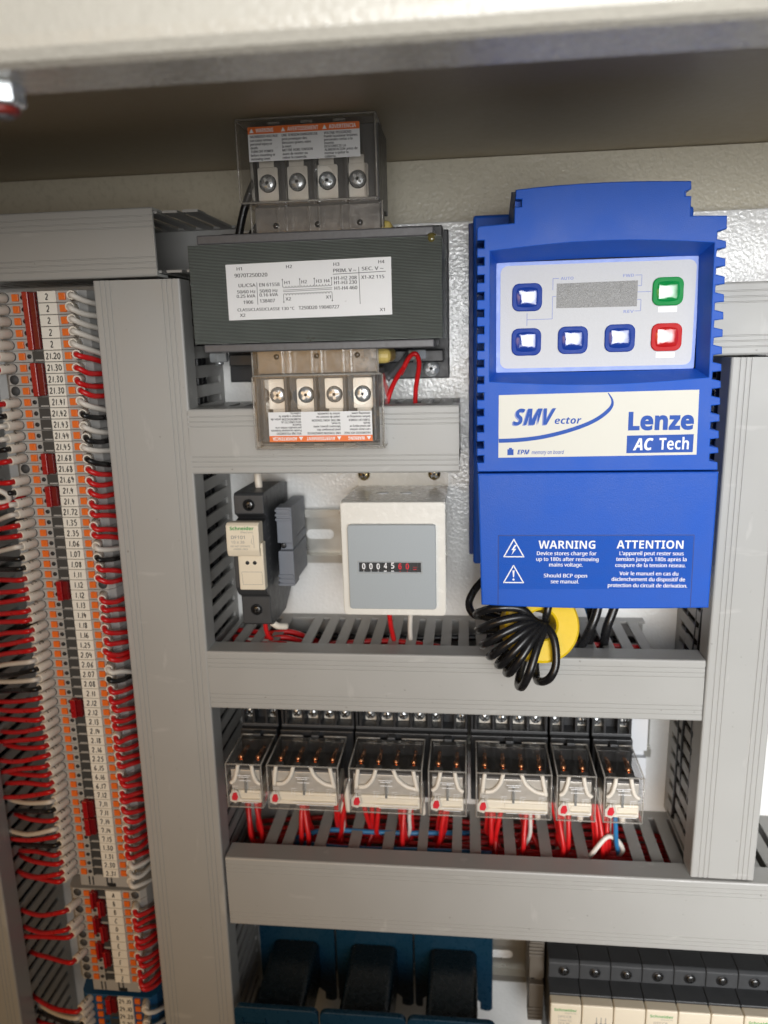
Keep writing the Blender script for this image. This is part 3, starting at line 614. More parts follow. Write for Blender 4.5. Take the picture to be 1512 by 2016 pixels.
pts += [rp_(0, 0, 0, -hh - 3), rc + ru * 3, rp_(2, 6, 1, hh + 2), rp_(5, 18, 1, hh + 1), rp_(8, 26, 1, 0)]
tag(MB().tube(pts, 2.15, m_blackcab, 6, 12).build('coiled_cable', loc=rc), 'black cable wound in many turns through the yellow ring', 'cable')
cable('black cable from the drive’s underside into the duct, right of the yellow ring', [(73, -40, -128), (73, -44, -150), (68, -46, -166), (62, -40, -182)], 2.7, m_blackcab, name='black_cable', cat='cable')
cable('black cable under the drive nearest the right duct', [(88, -32, -130), (84, -36, -152), (79, -38, -168), (79, -30, -188)], 2.7, m_blackcab, name='black_cable', cat='cable')
cable('black cable crossing low between the ring and the right-hand cables', [(66, -36, -130), (70, -38, -158), (71, -36, -172), (69, -28, -188)], 2.3, m_blackcab, name='black_cable', cat='cable')
cable('thin teal wire under the drive beside the black cables', [(62, -40, -130), (66, -36, -150), (72, -30, -170), (72, -20, -186)], 1.1, m_wblue, name='teal_wire')

# ------------------------------------------------------------------ DIN rails
def rail(label, x0, x1, zc, slots):
    t = thing('mounting_rail', label, 'rail', ((x0 + x1) / 2, 10, zc), 'steel mounting rails')
    h = 17.6
    pr = [(2.4, zc - h), (3.5, zc - h), (3.5, zc - h + 4), (9.8, zc - h + 4), (9.8, zc + h - 4), (3.5, zc + h - 4), (3.5, zc + h), (2.4, zc + h), (2.4, zc + h - 5.2), (8.6, zc + h - 5.2), (8.6, zc - h + 5.2), (2.4, zc - h + 5.2)]
    mb = MB().prism(pr, 'x', x0, x1, m_rail)
    for a in slots: mb.plate(rrect(a, a + 18, zc - 3.2, zc + 3.2, 3.1), [], 'y', 8.45, 8.9, m_panel)
    mb.build('rail_profile', t)
rail('plated steel rail behind the fuse holder and the hour counter', -146, -14, -123, (-105, -76, -47))
rail('plated steel rail low behind the teal blocks and the fuse row', -140, 240, -436, (13, 42, 200))
rail('plated steel rail behind the row of clear relays', -146, 118, -254, ())

# ------------------------------------------------------------------ fuse holders
def fuse(loc, label, dx, group, full=True):
    """loc: panel point at the centre; body outline in the side view"""
    X, Y, Z = loc; t = thing('fuse_holder', label, 'fuse holder', loc, group); w_ = dx / 2
    pr = [(6, 34), (-10, 37), (-29, 37.5), (-50, 38), (-52, 36.5), (-52, 26), (-46, 22.5), (-59, 21), (-59, -16), (-55, -21), (-50, -24), (-50, -41), (-46, -43), (-14, -44.5), (6, -34)]
    mb = MB().prism([(a, Z + b) for a, b in pr], 'x', X - w_, X + w_, m_dgrey, .5)
    for zz in (31.2, -32.2): mb.lathe((X, -52.1 if zz > 0 else -50.1, Z + zz), (0, -1, 0), [(3.5, 0), (3.5, .12), (0, .12)], m_black, 20)
    mb.box(X + w_ - .05, X + w_ + .12, -45, -40, Z + 30, Z + 35, m_black)
    mb.build('body', t)
    for zz, yy in ((31.2, -52.3), (-32.2, -50.3)): MB().screw(X + .4, yy, Z + zz, 2.5, m_dark, .9, 1.0, m_black).build('terminal_screw', t)
    return t
# tall fuse holder on the middle rail
FX, FZ = -124.2, -121.5
t = fuse((FX, 10, FZ), 'charcoal fuse holder with a cream handle beside the hour counter', 17.4, None)
h = MB().prism([(-58.6, FZ + 23.7), (-66, FZ + 24.4), (-68, FZ + 22.8), (-68.4, FZ + 9), (-67, FZ + 5.2), (-63, FZ + 4.3), (-58.6, FZ + 5)], 'x', FX - 9.3, FX + 9.3, m_cream, .7)
h.box(FX - 4.6, FX + 10.2, -64.5, -58.5, FZ - 15.4, FZ + 5, m_cream, .8).box(FX + 9.2, FX + 10.6, -66, -60, FZ + 5, FZ + 12.5, m_cream, .5)
y = -64.6
for xx in (FX + .8, FX + 5): h.lathe((xx, -64.45, FZ + .7), (0, -1, 0), [(1.15, 0), (1.15, .12), (0, .12)], m_black, 14)
for a in ((-2.8, -4.6, 8.8, -4.6), (8.8, -4.6, 9, -12), (9, -12, -2.4, -12), (-2.4, -12, -2.8, -4.6)): h.line(FX + a[0], FZ + a[1], FX + a[2], FZ + a[3], .18, y, m_gink)
y = -68.55
h.text('Schneider', FX - 6.7, FZ + 20.6, 1.9, y, m_green, 13.4, .03).text('Electric', FX - .6, FZ + 18.9, .95, y, m_gink, 7, 0).text('DF101', FX - 6.3, FZ + 15.6, 1.8, y, m_gink, 7.8, .01)
h.text('10 x 38', FX - 6.3, FZ + 13, 1.5, y, m_gink, 7.4, 0).text('DO NOT OPERATE', FX - 6.8, FZ + 10.9, .95, y, m_gink, 11, 0).text('UNDER LOAD', FX - 5.3, FZ + 9.3, .95, y, m_gink, 8, 0)
h.line(FX + 6.2, FZ + 18, FX + 6.5, FZ + 10.5, .18, y, m_gink).ribbon([(FX + 5.3, FZ + 15.8), (FX + 5, FZ + 13.5), (FX + 6, FZ + 12.4)], .18, y, m_gink)
h.build('handle', t)
mb = MB()
for k in range(11): mb.text(random.choice(['250 V', '32 A', 'IEC 60269', 'gG', 'aM 1.5', '690 V']), 0, 0, 1.1, 0, m_gink, 2.6 + random.random() * 2.4).v
n0 = 0; V = mb.v; per = []
mb2 = MB()
for k, s_ in enumerate(['250 V', '32 A', 'IEC 60269', 'AC-20B', '690 V', '10x38', '3 W', 'gG aM', '50/60 Hz']):
    q = MB().text(s_, 0, 0, 1.15, 0, m_gink); mb2.add([(FX + 8.78, -48 + v.x * .9 + (k % 2), FZ + 18 - k * 4.2 + v.z) for v in q.v], q.f, m_gink)
mb2.build('side_print', t)
cable('white marker sleeve and wire on top of the charcoal fuse holder', [(FX + 1, -32, FZ + 37), (FX + .5, -31, FZ + 46), (FX, -25, FZ + 60)], 2.2, m_sleeve, name='marked_wire')
cable('white marker sleeve below the charcoal fuse holder', [(FX + 4, -40, FZ - 42), (FX + 9, -40, FZ - 46), (FX + 14, -36, FZ - 48)], 2.0, m_sleeve, name='marked_wire')
cable('short red wire from the charcoal fuse holder down into the duct', [(FX + 2, -42, FZ - 41), (FX + 3, -40, FZ - 52), (FX + 6, -30, FZ - 62)], 1.4, m_red, name='red_wire')
# bottom row of fuse holders
NM = 'fuse holders in the bottom right row'
BX, BZ, BP = 58.9, -421.5, 19.05
base = fuse((BX, 10, BZ), 'leftmost charcoal fuse holder of the bottom row, beside the brown end clamp', 18.75, NM)
MB().box(BX - 9.3, BX + 9.3, -66, -58.8, BZ - 17, BZ + 20, m_cream, .8).build('handle', base)
names = ['leftmost charcoal fuse holder of the bottom row, with green maker lettering', 'second fuse holder of the bottom row, printed with grey arrows', 'third fuse holder of the bottom row, with a plain cream handle', 'fourth fuse holder of the bottom row, with green maker lettering', 'fifth fuse holder of the bottom row, right of the second lettered one', 'sixth fuse holder of the bottom row, plain cream front', 'seventh fuse holder of the bottom row, at the picture’s right edge', 'eighth fuse holder of the bottom row, mostly outside the picture']
fus = [base]; base['label'] = names[0]
for k in range(1, 8): fus.append(dup(base, (BX + BP * k, 10, BZ), names[k]))
for k, f_ in enumerate(fus):
    hx = BX + BP * k; LOC[f_.name] = Vector((hx, 10, BZ)); y = -66.05; mb = MB()
    if k % 3 == 0: mb.text('Schneider', hx - 7, BZ + 14.9, 1.9, y, m_green, 13.6, .03).text('Electric', hx - .5, BZ + 13.2, .9, y, m_gink, 7).text('DFCC8', hx - 4.6, BZ + 10.2, 1.6, y, m_gink, 8).text('Class CC', hx - 4.6, BZ + 7.6, 1.4, y, m_gink, 8.4).text('10 x 38', hx - 4.6, BZ + 5.4, 1.4, y, m_gink, 7).build('print', f_)
    elif k == 1:
        for q in (-.5, 2.2, 4.9): mb.line(hx + q, BZ + 12, hx + q, BZ + 4, .5, y, m_gink).flat([(hx + q - .8, BZ + 8), (hx + q + .8, BZ + 8), (hx + q, BZ + 5.5)], y - .01, m_gink)
        mb.build('print', f_)

# ------------------------------------------------------------------ rail end clamps
def clamp(label, X0, X1, Z0, Z1, yf, mat, ribs, screw=True, grp='end clamps on the rails'):
    c = ((X0 + X1) / 2, 10, (Z0 + Z1) / 2); t = thing('end_clamp', label, 'end clamp', c, grp); mid = c[2]
    mb = MB()
    for s_ in (1, -1):
        a, b = (mid + 2.4, Z1) if s_ > 0 else (Z0, mid - 2.4)
        mb.box(X0, X1, yf, yf + 12, a, b, mat, .5)
        mb.box(X0 + .6, X1 - .6, yf + 12, 2, min(a, b) + 1, max(a, b) - 1, mat, .5)
        for k in range(ribs):
            zz = (b - 1.6 - k * 2.7) if s_ > 0 else (a + 1.2 + k * 2.7); mb.box(X0 - .5, X1 - .6, yf - .9, yf + 9, zz - 1, zz + .6, mat, .35)
    mb.box(X0 + 1, X1 - 1, yf + 4, 4, mid - 2.5, mid + 2.5, mat)
    mb.build('body', t)
    if screw: MB().screw(X0 + 2.6, yf + 3.8, mid, 1.8, m_dark).build('clamp_screw', t)
clamp('slate grey ribbed end clamp right of the charcoal fuse holder', -112.4, -103.2, -143, -95, -38, m_stop, 3)
clamp('brown-grey end clamp left of the bottom row of fuse holders', 38.6, 48, -441, -381, -40, M('taupe_plastic', (.13, .115, .095), .5), 4)
clamp('pale ribbed end clamp right of the last clear relay', 98, 109.5, -290, -222, -22, m_stopw, 4)

# ------------------------------------------------------------------ hour counter on its bracket
br = thing('counter_bracket', 'white bent steel bracket that carries the hour counter', 'bracket', (-42, 10, -120))
mb = MB().plate(rrect(-70.2, -12.5, -152, -87, 2.2), [rrect(-64, -20, -145, -101, 1)], 'y', -61.5, -59.8, m_brk, .7)
arc = [(-61.3, -90), (-61.1, -88.4), (-60.2, -87.2), (-58.6, -86.9), (6.6, -90.9), (8, -91), (8.2, -74), (9.8, -74), (9.8, -92.5), (-58, -88.6), (-59.6, -89), (-59.8, -90)]
mb.prism(arc, 'x', -70.1, -12.6, m_brk)
for xx in (-50.5, -36.3): mb.lathe((xx, -27, -88.7), (0, .06, 1), [(3.6, -.2), (3.6, .08), (0, .08)], m_wink, 20)
mb.build('bent_sheet', br)
for xx in (-65.8, -21.4): MB().screw(xx, 7.6, -83.6, 3.9, m_brass, .7, 2.4, m_dark).build('fixing_screw', br)
hm = thing('hour_counter', 'square grey hour counter reading 0004560 in its bracket', 'hour counter', (-42, -60, -123))
mb = MB().plate(rrect(-66, -17.9, -147, -98.9, 1.6), [rrect(-60.2, -26.1, -125.5, -120.1, .1)], 'y', -65.2, -61.6, m_meter, .4)
mb.box(-63.5, -20.5, -61.4, -20, -144.5, -101.5, m_black).build('bezel', hm)
mb = MB().box(-60.4, -26, -64, -62, -125.7, -119.9, m_black)
for k in range(9): mb.box(-60.2 + k * 4.02, -60.0 + k * 4.02, -64.35, -64, -125.5, -120.1, m_dgrey)
for k, (c_, mt) in enumerate([('0', m_wink), ('0', m_wink), ('0', m_wink), ('4', m_wink), ('5', m_wink), ('6', m_flag), ('0', m_flag)]):
    mb.text(c_, -58.6 + k * 4.02, -124.2 + (0, 0, 0, .4, .5, .1, .1)[k], 3.4, -64.1, mt, 1.8, .03)
for k in (0, 1, 2, 5, 6): mb.line(-57.7 + k * 4.02, -125.0, -57.7 + k * 4.02, -125.5, .4, -64.1, m_wink if k < 3 else m_flag)
mb.line(-46.6, -125.2, -45, -125.2, .5, -64.1, m_wink).line(-42.6, -125.2, -41, -125.2, .5, -64.1, m_wink)
mb.line(-30.4, -123, -28.2, -123, .5, -64.1, M('dim_red', (.25, .02, .02), .5)).line(-30.4, -124.2, -28.6, -124.2, .4, -64.1, m_flag)
mb.build('counter_wheels', hm)
fr = MB()
for a in ((-60.9, -126.2, -25.4, -126.2), (-25.4, -126.2, -25.4, -119.4), (-25.4, -119.4, -60.9, -119.4), (-60.9, -119.4, -60.9, -126.2)): fr.line(*a, .2, -65.25, m_gink)
fr.build('window_frame', hm)
cable('red wire hanging from under the hour counter into the duct', [(-46, -45, -140), (-46, -46, -158), (-45.5, -38, -172), (-44, -26, -190)], 1.45, m_red, name='red_wire')
cable('white wire hanging from under the hour counter into the duct', [(-33, -42, -140), (-34, -42, -158), (-35, -36, -172), (-35, -24, -190)], 1.45, m_white, name='white_wire')

# ------------------------------------------------------------------ relays and sockets
RZ, RF, RB = -237.5, -79.4, -44.9
def relay(poles, X0, label):
    W = 20.9 if poles == 2 else 41.3; X1 = X0 + W; Zt, Zb = RZ, RZ - 27.5; cx = (X0 + X1) / 2
    t = thing('clear_relay', label, 'relay', (cx, RB, RZ - 13.7), 'clear relays in the middle row')
    mb = MB()
    mb.plate(rrect(X0, X1, Zb, Zt, .5), [], 'y', RF, RF + .8, m_relayc); mb.box(X0, X0 + .8, RF + .9, RB, Zb, Zt, m_relayc); mb.box(X1 - .8, X1, RF + .9, RB, Zb, Zt, m_relayc)
    nt_ = [(X0 + .9, RF + .9), (X1 - .9, RF + .9), (X1 - .9, RB)]
    nt_ += [(cx + W * .16, RB), (cx + W * .16, RB - 2.2), (cx - W * .16, RB - 2.2), (cx - W * .16, RB)] + [(X0 + .9, RB)]
    mb.prism(nt_, 'z', Zt - .8, Zt, m_relayc); mb.box(X0 + .9, X1 - .9, RF + .9, RB, Zb, Zb + .8, m_relayc)
    e = .5
    for a, b in (((X0, Zt), (X1, Zt)), ((X0, Zb), (X1, Zb)), ((X0, Zb), (X0, Zt)), ((X1, Zb), (X1, Zt))): mb.tube([(a[0], RF + .1, a[1]), (b[0], RF + .1, b[1])], e, m_edge, 1, 6)
    for xx in (X0, X1):
        mb.tube([(xx, RF, Zt), (xx, RB, Zt)], e, m_edge, 1, 6); mb.tube([(xx, RF, Zb), (xx, RB, Zb)], e, m_edge, 1, 6)
    mb.tube([(X0, RB, Zt), (cx - W * .16, RB, Zt)], e, m_edge, 1, 6); mb.tube([(cx + W * .16, RB, Zt), (X1, RB, Zt)], e, m_edge, 1, 6)
    if poles == 4:
        for q in (.26, .70): mb.box(X0 + W * q, X0 + W * q + .6, RF + 4, RB, Zt - 2.5, Zt - .9, m_relayc); mb.box(X0 + W * q + 4, X0 + W * q + 4.6, RF + 4, RB, Zt - 2.5, Zt - .9, m_relayc)
    y = RF - .05                                                       # printed wiring diagram
    for k in range(poles):
        a = X0 + W * (k + .5) / poles - 1.5
        for p in ([(a, Zb + 9.5), (a, Zb + 12.5), (a + .8, Zb + 12.5)], [(a + 1.6, Zb + 9.5), (a + 1.6, Zb + 12), (a + 3, Zb + 12)], [(a - .4, Zb + 13.4), (a + 3, Zb + 13.4)]):
            mb.ribbon(p, .22, y, m_wink)
    for k in range(4): mb.line(cx - 4 + (k % 2), Zt - 7 - k * 1.1, cx + 4 - (k % 3), Zt - 7 - k * 1.1, .45, y, m_wink if k != 2 else m_gink)
    mb.line(X0 + W * .35, Zb + 4.5, X1 - 2, Zb + 4.5, .35, y, m_wink); mb.line(X0 + W * .4, Zb + 3, X1 - 3, Zb + 3, .35, y, m_wink)
    mb.build('relay_cover', t)
    MB().box(X0 + 1, X1 - 1, RB - 4, RB + .5, Zb + 1, Zt - 1, m_black, .3).build('relay_base', t)
    mb = MB().box(X0 + 1.4, X1 - 1.4, RF + 2.2, RB - 4.2, Zb + 1.4, Zb + 9.3, m_coil, .8)
    mb.box(X0 + 2.2, X1 - 2.2, RF + 1.5, RF + 2.3, Zb + 2.2, Zb + 4.6, m_coil, .3).box(X0 + W * .38, X1 - 2.2, RF + 1.6, RF + 2.3, Zb + 5.6, Zb + 8, m_coil, .3)
    mb.build('coil', t)
    MB().box(X0 + 1.8, X1 - 1.8, RF + 3.4, RF + 5, Zb + 9.5, Zt - 5.5, M('relay_steel', (.62, .60, .56), .35, .3, var=.1), .3).box(cx - .7, cx + .7, RF + 1.8, RF + 3.2, Zb + 6, Zt - 9, m_zinc, .2).build('yoke', t)
    mb = MB().box(X0 + 1.4, X1 - 1.4, RF + 8, RB - 4.2, Zt - 12, Zt - 8, m_black)
    mb.box(X0 + 1.6, X1 - 1.6, RF + 4, RF + 7, Zt - 6, Zt - 4.5, m_bag).build('contact_carrier', t)
    for k in range(poles):
        a = X0 + W * (k + .5) / poles
        mb = MB().box(a - 1.0, a + 1.0, RF + 10, RF + 29, Zt - 4.9, Zt - 4.2, m_copper, .2)
        mb.tube([(a - .5, RF + 14, Zt - 3.6), (a, RF + 17, Zt - 2.7), (a + .3, RF + 21, Zt - 2.8), (a, RF + 25, Zt - 3.8)], 1.25, m_copper, 4, 10, .8)
        mb.lathe((a - .3, RF + 15, Zt - 4.3), (0, 0, 1), [(1.9, 0), (1.9, 1.1), (1.1, 1.9), (0, 2.1)], m_copper, 14)
        mb.build('contact', t)
        MB().box(a - 2.3, a + 2.3, RF + 7.2, RF + 11, Zt - 6.5, Zt - 3.6, m_bag, .4).build('contact_block', t)
    if poles == 2: ws = [[(X0 + 6.6, Zt - 2), (X0 + 5.6, Zt - 7), (X0 + 4.2, Zt - 11.2), (X0 + 1.8, Zt - 13.4)], [(X0 + 14.6, Zt - 2), (X0 + 15.6, Zt - 7.5), (X0 + 17, Zt - 11.6), (X1 - 1.6, Zt - 13.6)]]
    else: ws = [[(X0 + 4.8, Zt - 1.8), (X0 + 4, Zt - 7), (X0 + 3.4, Zt - 13.5)], [(X0 + 15, Zt - 1.8), (X0 + 13.2, Zt - 7.5), (X0 + 9.5, Zt - 12), (X0 + 5, Zt - 13)], [(X1 - 16.4, Zt - 1.8), (X1 - 13.6, Zt - 7.5), (X1 - 8.6, Zt - 11.6), (X1 - 3.2, Zt - 13)], [(X1 - 5, Zt - 1.8), (X1 - 3.8, Zt - 8), (X1 - 2.6, Zt - 14)]]
    for p in ws: MB().tube([(a, RF + 3.0 - (.9 if i else 0), b) for i, (a, b) in enumerate(p)], 1.2, m_lead, 5, 8).build('lead', t)
    fx = X0 + 3.2 if poles == 4 else X0 + 3.6
    fl = MB().prism([(fx - 2.3, Zb + 4), (fx + .2, Zb + 3), (fx + 2.4, Zb + 5.5), (fx + 1.6, Zb + 9), (fx - .8, Zb + 9.6), (fx - 2.4, Zb + 7)], 'y', RF + .9, RF + 1.5, m_white).prism([(fx - 1.3, Zb + 4.6), (fx + .6, Zb + 4.4), (fx + 1.4, Zb + 6), (fx + .9, Zb + 8.4), (fx - .6, Zb + 8.2), (fx - 1.4, Zb + 6.2)], 'y', RF + .75, RF + .95, m_flag)
    fl.xf(lambda v: (fx + (v.x - fx) * 1.35 + .5, v.y, Zb + 5.6 + (v.z - Zb - 6) * 1.3)).build('indicator_flag', t)
    return t
def socket(poles, X0, label):
    W = 23.2 if poles == 2 else 46; X1 = X0 + W; t = thing('relay_socket', label, 'relay socket', (X0 + W / 2, 10, -254), 'black relay sockets on the middle rail')
    mb = MB().box(X0, X1, -41, 3, -268, -236, m_black, .5)
    mb.box(X0, X1, -28, 3, -288, -214, m_black, .5)
    xs = [X0 + 3.6, X1 - 3.6] if poles == 2 else [X0 + 8.6 + 10.3 * k for k in range(4)]
    ed = [X0, X0 + 7.6, X1 - 7.6, X1] if poles == 2 else [X0, X0 + 3] + [X0 + 13.8 + 10.3 * k for k in range(3)] + [X1]
    for k, xx in enumerate(ed): mb.box(min(max(xx - .8, X0), X1 - 1.6), min(max(xx - .8, X0), X1 - 1.6) + 1.6, -36.5, -27, -236.2, -215, m_black, .3)
    mb.box(X0, X1, -37, -28, -236.3, -234.2, m_dgrey, .4)
    mb.box(X0 + W / 2 - 2.4, X0 + W / 2 + 2.4, -46, -40.5, -238.2, -236.4, m_dgrey, .4)
    mb.build('socket_body', t)
    for xx in xs:
        MB().screw(xx, -28.2, -229.5, 3.3, m_zinc, random.random() * 1.5, 3.2, m_dark).box(xx - 3.4, xx + 3.4, -28.6, -27.8, -234, -224.5, m_tin, .2).build('terminal_screw', t)
        MB().screw(xx, -28.2, -277, 3.1, m_zinc, .5, 2.6, m_dark).build('terminal_screw', t)
    return t
RX = [(2, -140.2, 'relay at the left end of the row, two-pole, beside the wide vertical duct'), (4, -115.8, 'second relay from the left, wide four-pole in a clear case'), (4, -67.9, 'third relay from the left, wide four-pole below the hour counter'), (2, -22.7, 'narrow two-pole relay between the third and fifth wide clear relays'), (4, 4.0, 'wide four-pole relay right of centre, under the yellow ring'), (2, 48.4, 'narrow relay left of the last one, sixth in the row'), (2, 73.9, 'last relay at the right end of the row, beside the pale end clamp')]
SX = [-142.3, -117, -70, -24.2, 1.0, 48.4, 73.2]
SL = ['black socket behind the leftmost clear relay', 'black socket behind the second clear relay', 'black socket behind the third clear relay', 'black socket behind the narrow fourth relay', 'black socket behind the wide fifth relay', 'black socket behind the sixth relay', 'black socket behind the last relay on the right']
protos = {}
for (p, X0, lab), s0, sl in zip(RX, SX, SL):
    W = 20.9 if p == 2 else 41.3; Ws = 23.2 if p == 2 else 46
    if p not in protos: protos[p] = (relay(p, X0, lab), socket(p, s0, sl))
    else:
        dup(protos[p][0], (X0 + W / 2, RB, RZ - 13.7), lab); dup(protos[p][1], (s0 + Ws / 2, 10, -254), sl)
# wires from the sockets down into the duct
GR = 'red wires under the relays'
k = 0
gaps = [(-148, -134, 4), (-111, -101.5, 3), (-89.5, -79.5, 4), (-67.5, -57.5, 3), (-46, -35, 5), (-24, -13, 3), (9.5, 19.8, 5), (31.5, 42, 6), (54, 64.5, 5), (76, 96, 7)]
for ga, gb, n in gaps:
    for q in range(n):
        b = ga + 1.8 + (gb - ga - 3.6) * (q + random.random() * .8) / n; a = b + random.uniform(-7, 7); y1 = random.uniform(-37, -12)
        cable('red wire from the relay sockets down into the widest horizontal duct', [(a, -22, -276), (a * .8 + b * .2, -25, -290), (b * .75 + a * .25, y1 * .6 - 12, -306), (b, y1, -317.5), (b + random.uniform(-6, 6), y1 + random.uniform(-6, 8), -330), (b + random.uniform(-16, 16), random.uniform(-34, -8), -350)], 1.6, m_red, GR, 'red_wire')
for (p, X0, lab) in RX:
    W = 20.9 if p == 2 else 41.3
    if p == 4 or X0 > 40:
        a = X0 + W * .9
        cable('white-sleeved wire below one of the relays', [(a, -30, -274), (a + 1, -34, -286), (a + 1.5, -33, -296)], 1.9, m_sleeve, 'white sleeves under the relays', 'marked_wire')
        g_ = min(gaps, key=lambda g: abs((g[0] + g[1]) / 2 - a)); gx = (g_[0] + g_[1]) / 2 + 2
        cable('beige wire running down behind the duct fingers under the relays', [(a - 3, -22, -280), (gx, -26, -300), (gx - 1, -24, -318), (gx - 12, -16, -340)], 1.3, m_white, 'beige wires under the relays', 'beige_wire')
cable('upper blue wire lying along the widest horizontal duct', [(-116, -22, -326), (-95, -22, -319), (-70, -24, -317.5), (-45, -23, -318), (-22, -20, -319), (0, -10, -325)], 1.6, m_wblue, name='blue_wire')
cable('lower blue wire lying along the widest horizontal duct', [(-118, -26, -326), (-90, -38, -319.5), (-66, -40, -318.5), (-40, -39, -318.5), (-15, -38, -319), (14, -34, -322)], 1.6, m_wblue, name='blue_wire')
cable('blue wire dropping from the last relay into the duct', [(88, -34, -276), (89, -38, -292), (91, -34, -310), (96, -22, -330)], 1.5, m_wblue, name='blue_wire')
# wires lying inside the middle duct
G2 = 'wires lying inside the duct under the drive'
for k in range(5):
    z0 = -181.2 - k * 2.2
    cable('red wire lying inside the slotted duct under the drive', [(-146 + 3 * k, -30 + 4 * k, z0), (-100, -36 + 6 * k + random.uniform(-2, 2), z0 - 1), (-50, -32 + 6 * k, z0 + 1.5), (0, -36 + 5 * k, z0 - 1), (50, -30 + 5 * k, z0 + 1), (104, -32 + 4 * k, z0)], 1.6, m_red, G2, 'red_wire')
cable('cream wire lying inside the slotted duct under the drive', [(-140, -30, -181), (-90, -41, -180), (-40, -40, -180), (0, -36, -182), (60, -24, -186)], 1.6, m_white, name='cream_wire')
cable('black wire lying inside the slotted duct under the drive', [(-140, -8, -184), (-60, -14, -185), (20, -12, -184), (104, -10, -185)], 2.2, m_wblack, name='black_wire')
for k in range(3): cable('loose red wire bunched at the duct’s broken finger, left of the hour counter', [(-150, -30 + k * 9, -184 + k), (-125, -38 + k * 8, -180.5 + .4 * k), (-112, -38 + k * 9, -180 + .3 * k), (-96, -30 + k * 8, -188)], 1.7, m_red, 'red wires at the broken duct finger', 'red_wire')
for k in range(9): cable('red wire lying along inside the widest horizontal duct', [(-146, -40 + 5 * k, -327 - random.uniform(0, 6)), (-90, -40 + 5 * k + random.uniform(-4, 4), -323 - random.uniform(0, 6)), (-30, -40 + 5 * k + random.uniform(-4, 4), -323 - random.uniform(0, 6)), (30, -40 + 5 * k + random.uniform(-4, 4), -322 - random.uniform(0, 6)), (90, -40 + 5 * k, -323 - random.uniform(0, 6)), (130, -36 + 5 * k, -332)], 1.6, m_red, 'red wires inside the widest duct', 'red_wire')
cable('beige wire looped inside the widest duct under the last relays', [(60, -20, -335), (72, -36, -322), (86, -34, -306), (96, -30, -318), (90, -20, -334)], 1.5, m_white, name='beige_wire')
for k, (z0, c_) in enumerate(((-96, m_white), (-101, m_wblack), (-110, m_white), (-130, m_wblack), (-150, m_white))):
    cable('%s wire behind the slots of the wide duct, %s' % (('white', 'black', 'pale', 'dark', 'cream')[k], ('beside the fuse holder’s top', 'just under the top white one', 'level with the cream handle', 'level with the handle’s foot', 'lowest of them')[k]), [(-172, -20, z0 + 26), (-166, -25, z0 + 8), (-160, -22, z0), (-165, -10, z0 - 24)], 1.5, c_, name='duct_wire')

# bundles that fill the vertical ducts behind their slots
for lab, xs, zz, grp in (('black wire running up inside the wide vertical duct, behind its slots', [-192, -184, -176, -169, -163, -159.5], (-500, 25), 'black wires filling the wide vertical duct'), ('black wire running up inside the duct right of the drive, behind its slots', [134, 138, 143, 149], (-305, -20), 'black wires filling the right duct'), ('black wire running inside the lower left vertical duct, behind its slots', [-312, -316, -322, -330], (-540, 20), 'black wires filling the left duct')):
    for k, x in enumerate(xs):
        for yy in (-38, -24, -10):
            zs_ = [zz[0] + (zz[1] - zz[0]) * q / 6 for q in range(7)]
            cable(lab, [(x + random.uniform(-1.2, 1.2) + (zq + 150) * LEAN, yy + random.uniform(-5, 5), zq) for zq in zs_], 3.0, m_wblack, grp, 'black_wire', sub=4)

# ------------------------------------------------------------------ teal power blocks at the bottom
tl = ['leftmost dark teal power block, beside the wide vertical duct', 'middle dark teal power block of the three', 'rightmost dark teal power block, beside the bottom rail']
x0 = -95; tb = thing('power_block', tl[1], 'power block', (-67, 10, -450), 'dark teal power blocks')
bp = [(x0 + 1, -400), (x0 + 54.6, -400)] + [(x0 + 55.6, -401), (x0 + 55.6, -470), (x0 + 53.5, -472), (x0 + 50.5, -472), (x0 + 49.5, -471), (x0 + 49.5, -465), (x0 + 46, -462), (x0 + 12, -462), (x0 + 8.5, -465), (x0 + 8.5, -471), (x0 + 7.5, -472), (x0 + 4.5, -472), (x0 + 3, -470), (x0 + 3, -401)]
MB().plate([(a - 3 if a < x0 + 50 else a - .6, b) for a, b in bp], [], 'y', -6, -3, m_teal, .6).box(x0 + 6, x0 + 48, -3, 9, -460, -412, m_teald).build('back_flange', tb)
mb = MB().plate(rrect(x0 + 10.5, x0 + 44, -458, -421.2, 5, 6), [], 'y', -64, -6.2, m_teald, .8); mb.build('tower', tb)
fp = MB().plate(rrect(x0 - .4, x0 + 54.9, -500, -418, 4.5, 6), [], 'y', -68, -64.2, m_teal, .7)
for k in range(4): fp.box(x0 + 5 + k * 15, x0 + 5.7 + k * 15, -69.6, -68, -470, -426, m_teal, .2)
fp.box(x0 + 4, x0 + 51, -69.2, -68, -431, -430, m_teal, .3)
fp.build('front_flange', tb)
dup(tb, (-67 - 56.3, 10, -450), tl[0]); dup(tb, (-67 + 56.2, 10, -450), tl[2])

